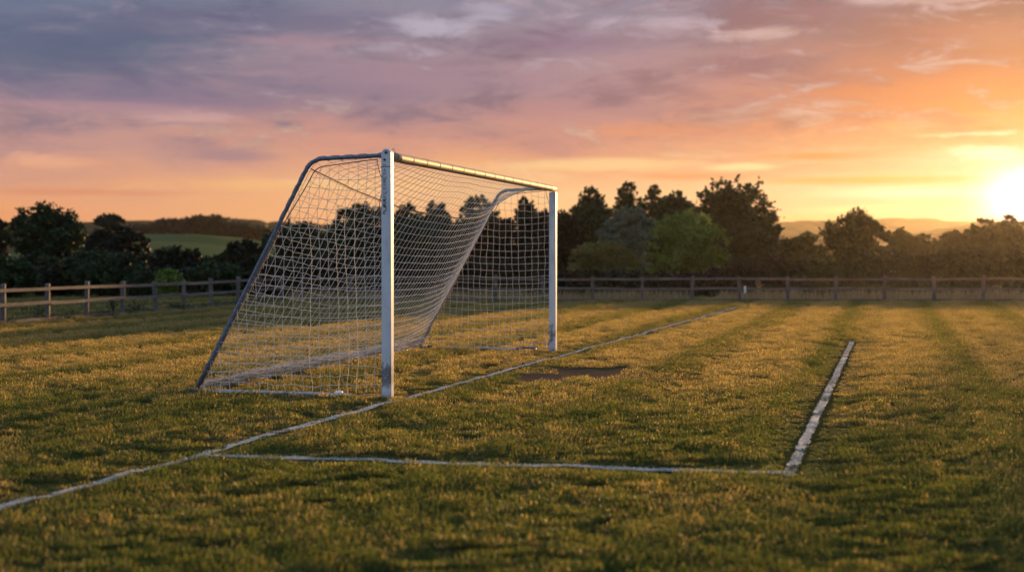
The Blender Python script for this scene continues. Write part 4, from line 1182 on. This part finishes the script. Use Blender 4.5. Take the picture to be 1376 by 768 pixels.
for (x, y, wx, wy, c, am, rg) in (
    (60, 80, 260, 55, lin(84, 98, 128), .7, 1.0), (330, 35, 240, 24, lin(108, 104, 134), .6, .9), (250, 135, 260, 26, lin(122, 112, 142), .6, .9), (560, 110, 240, 34, lin(150, 126, 148), .5, .9),
    (420, 60, 130, 12, lin(186, 148, 158), .55, 1.0), (120, 152, 170, 8, lin(196, 150, 154), .5, .9), (500, 190, 180, 14, lin(222, 156, 138), .5, .8),
    (310, 211, 66, 10, lin(170, 134, 142), .7, .7), (60, 222, 60, 12, lin(248, 184, 146), .6, 1.1), (255, 165, 70, 10, lin(214, 170, 164), .7, 1.1), (430, 250, 190, 8, lin(252, 196, 130), .6, .6), (120, 262, 160, 6, lin(226, 146, 110), .6, .5),
    (580, 38, 60, 16, lin(206, 196, 212), .62, 1.2), (655, 14, 46, 14, lin(198, 188, 208), .5, 1.2),
    (900, 36, 90, 16, lin(210, 190, 202), .6, 1.3), (1020, 48, 60, 12, lin(228, 192, 186), .6, 1.2), (1170, 10, 50, 12, lin(226, 206, 208), .6, 1.2), (1270, 16, 70, 8, lin(214, 184, 180), .5, 1.2),
    (760, 60, 130, 18, lin(150, 122, 146), .55, 1.0), (1010, 92, 104, 17, lin(150, 106, 116), .95, .55), (1110, 26, 120, 14, lin(150, 110, 124), .65, 1.0), (1290, 62, 130, 22, lin(170, 112, 106), .65, .9), (1200, 130, 150, 14, lin(216, 128, 84), .5, .9), (760, 150, 150, 18, lin(190, 136, 136), .5, .9),
    (900, 175, 150, 10, lin(236, 152, 110), .5, .9), (1090, 213, 85, 6, lin(240, 152, 92), .95, .45), (920, 238, 86, 6, lin(238, 160, 108), .9, .45), (1180, 245, 160, 7, lin(250, 168, 84), .9, .45), (1040, 295, 160, 6, lin(250, 180, 104), .5, .5),
    (800, 222, 180, 9, lin(255, 212, 152), .75, .6), (990, 226, 60, 6, lin(255, 228, 166), .8, .6),
    (1310, 188, 70, 5, lin(255, 236, 196), .75, 1.3), (1330, 211, 60, 11, lin(255, 240, 206), .85, .9), (1230, 262, 150, 9, lin(255, 238, 196), .8, .45), (1180, 283, 110, 6, lin(255, 222, 150), .6, .4)):
    a, e = pxa(x, y)
    vis = patch(a, e, wx / F * DEG, wy / F * DEG, c, am, vis, rg)
# the sun behind thin cloud: a soft bright core and a wide glow
sa, se = pxa(1398, 270)
da = nt.m('SUBTRACT', az, sa); de = nt.m('MULTIPLY', nt.m('SUBTRACT', el, se), 1.5)
rr = nt.m('SQRT', nt.m('ADD', nt.m('MULTIPLY', da, da), nt.m('MULTIPLY', de, de)))
core = nt.m('POWER', nt.sm(rr, 4.6, .1), 3.2); glow = nt.m('POWER', nt.sm(rr, 17, 0), 2.2)
def scaled(c, k):
    nd = nt.n('ShaderNodeVectorMath', operation='SCALE'); nt.put(nd.inputs[0], c); nt.put(nd.inputs['Scale'], k); return nd.outputs[0]
def addc(a, b):
    nd = nt.n('ShaderNodeVectorMath', operation='ADD'); nt.put(nd.inputs[0], a); nt.put(nd.inputs[1], b); return nd.outputs[0]
vis = addc(vis, addc(scaled((2.0, 1.9, 1.75), core), scaled((.02, .006, .0), glow)))
# the rest of the dome: pale lavender dusk overhead and behind the camera
ab = nt.m('ABSOLUTE', nt.m('SUBTRACT', az, 8.0))
rest = nt.ramp(nt.m('DIVIDE', el, 90, clamp=True), [(0, (.38, .48, .66, 1)), (.2, (.37, .52, .78, 1)), (.6, (.33, .47, .72, 1)), (1, (.30, .42, .65, 1))])
rest = nt.mix(nt.m('MULTIPLY', nt.sm(nt.noise(dirv, 3, 4, .6), .45, .65), .4), rest, (.46, .43, .52, 1))
wgt = nt.m('MULTIPLY', nt.sm(ab, 95, 30), nt.sm(el, 34, 10))
full = nt.mix(wgt, rest, vis)
full = nt.mix(nt.sm(el, -.3, -6), full, (.05, .05, .04, 1))
bg2 = nt.n('ShaderNodeBackground'); nt.l(full, bg2.inputs[0]); bg2.inputs[1].default_value = .575
mx = nt.n('ShaderNodeMixShader'); mx.inputs[0].default_value = .97
nt.l(bg1.outputs[0], mx.inputs[1]); nt.l(bg2.outputs[0], mx.inputs[2]); nt.l(mx.outputs[0], out.inputs[0])

sd = bpy.data.lights.new('sun', 'SUN'); so = bpy.data.objects.new('sun', sd); col.objects.link(so)
sd.energy = 5.0; sd.color = (1.0, .56, .21); sd.angle = R(.6)
dvec = Vector((math.sin(R(SUN_AZ)) * math.cos(R(SUN_EL)), math.cos(R(SUN_AZ)) * math.cos(R(SUN_EL)), math.sin(R(SUN_EL))))
so.rotation_euler = dvec.to_track_quat('Z', 'Y').to_euler(); so.location = (20, 40, 20)

# ------------------------------------------------------------------ render settings
vs_ = scene.view_settings
vs_.view_transform = 'Standard'; vs_.look = 'None'; vs_.exposure = .7; vs_.gamma = 1; vs_.use_curve_mapping = False
scene.render.engine = 'CYCLES'
cy = scene.cycles
cy.max_bounces = 6; cy.diffuse_bounces = 3; cy.transmission_bounces = 4; cy.transparent_max_bounces = 6; cy.volume_bounces = 0
cy.use_denoising = True; cy.sample_clamp_indirect = 4
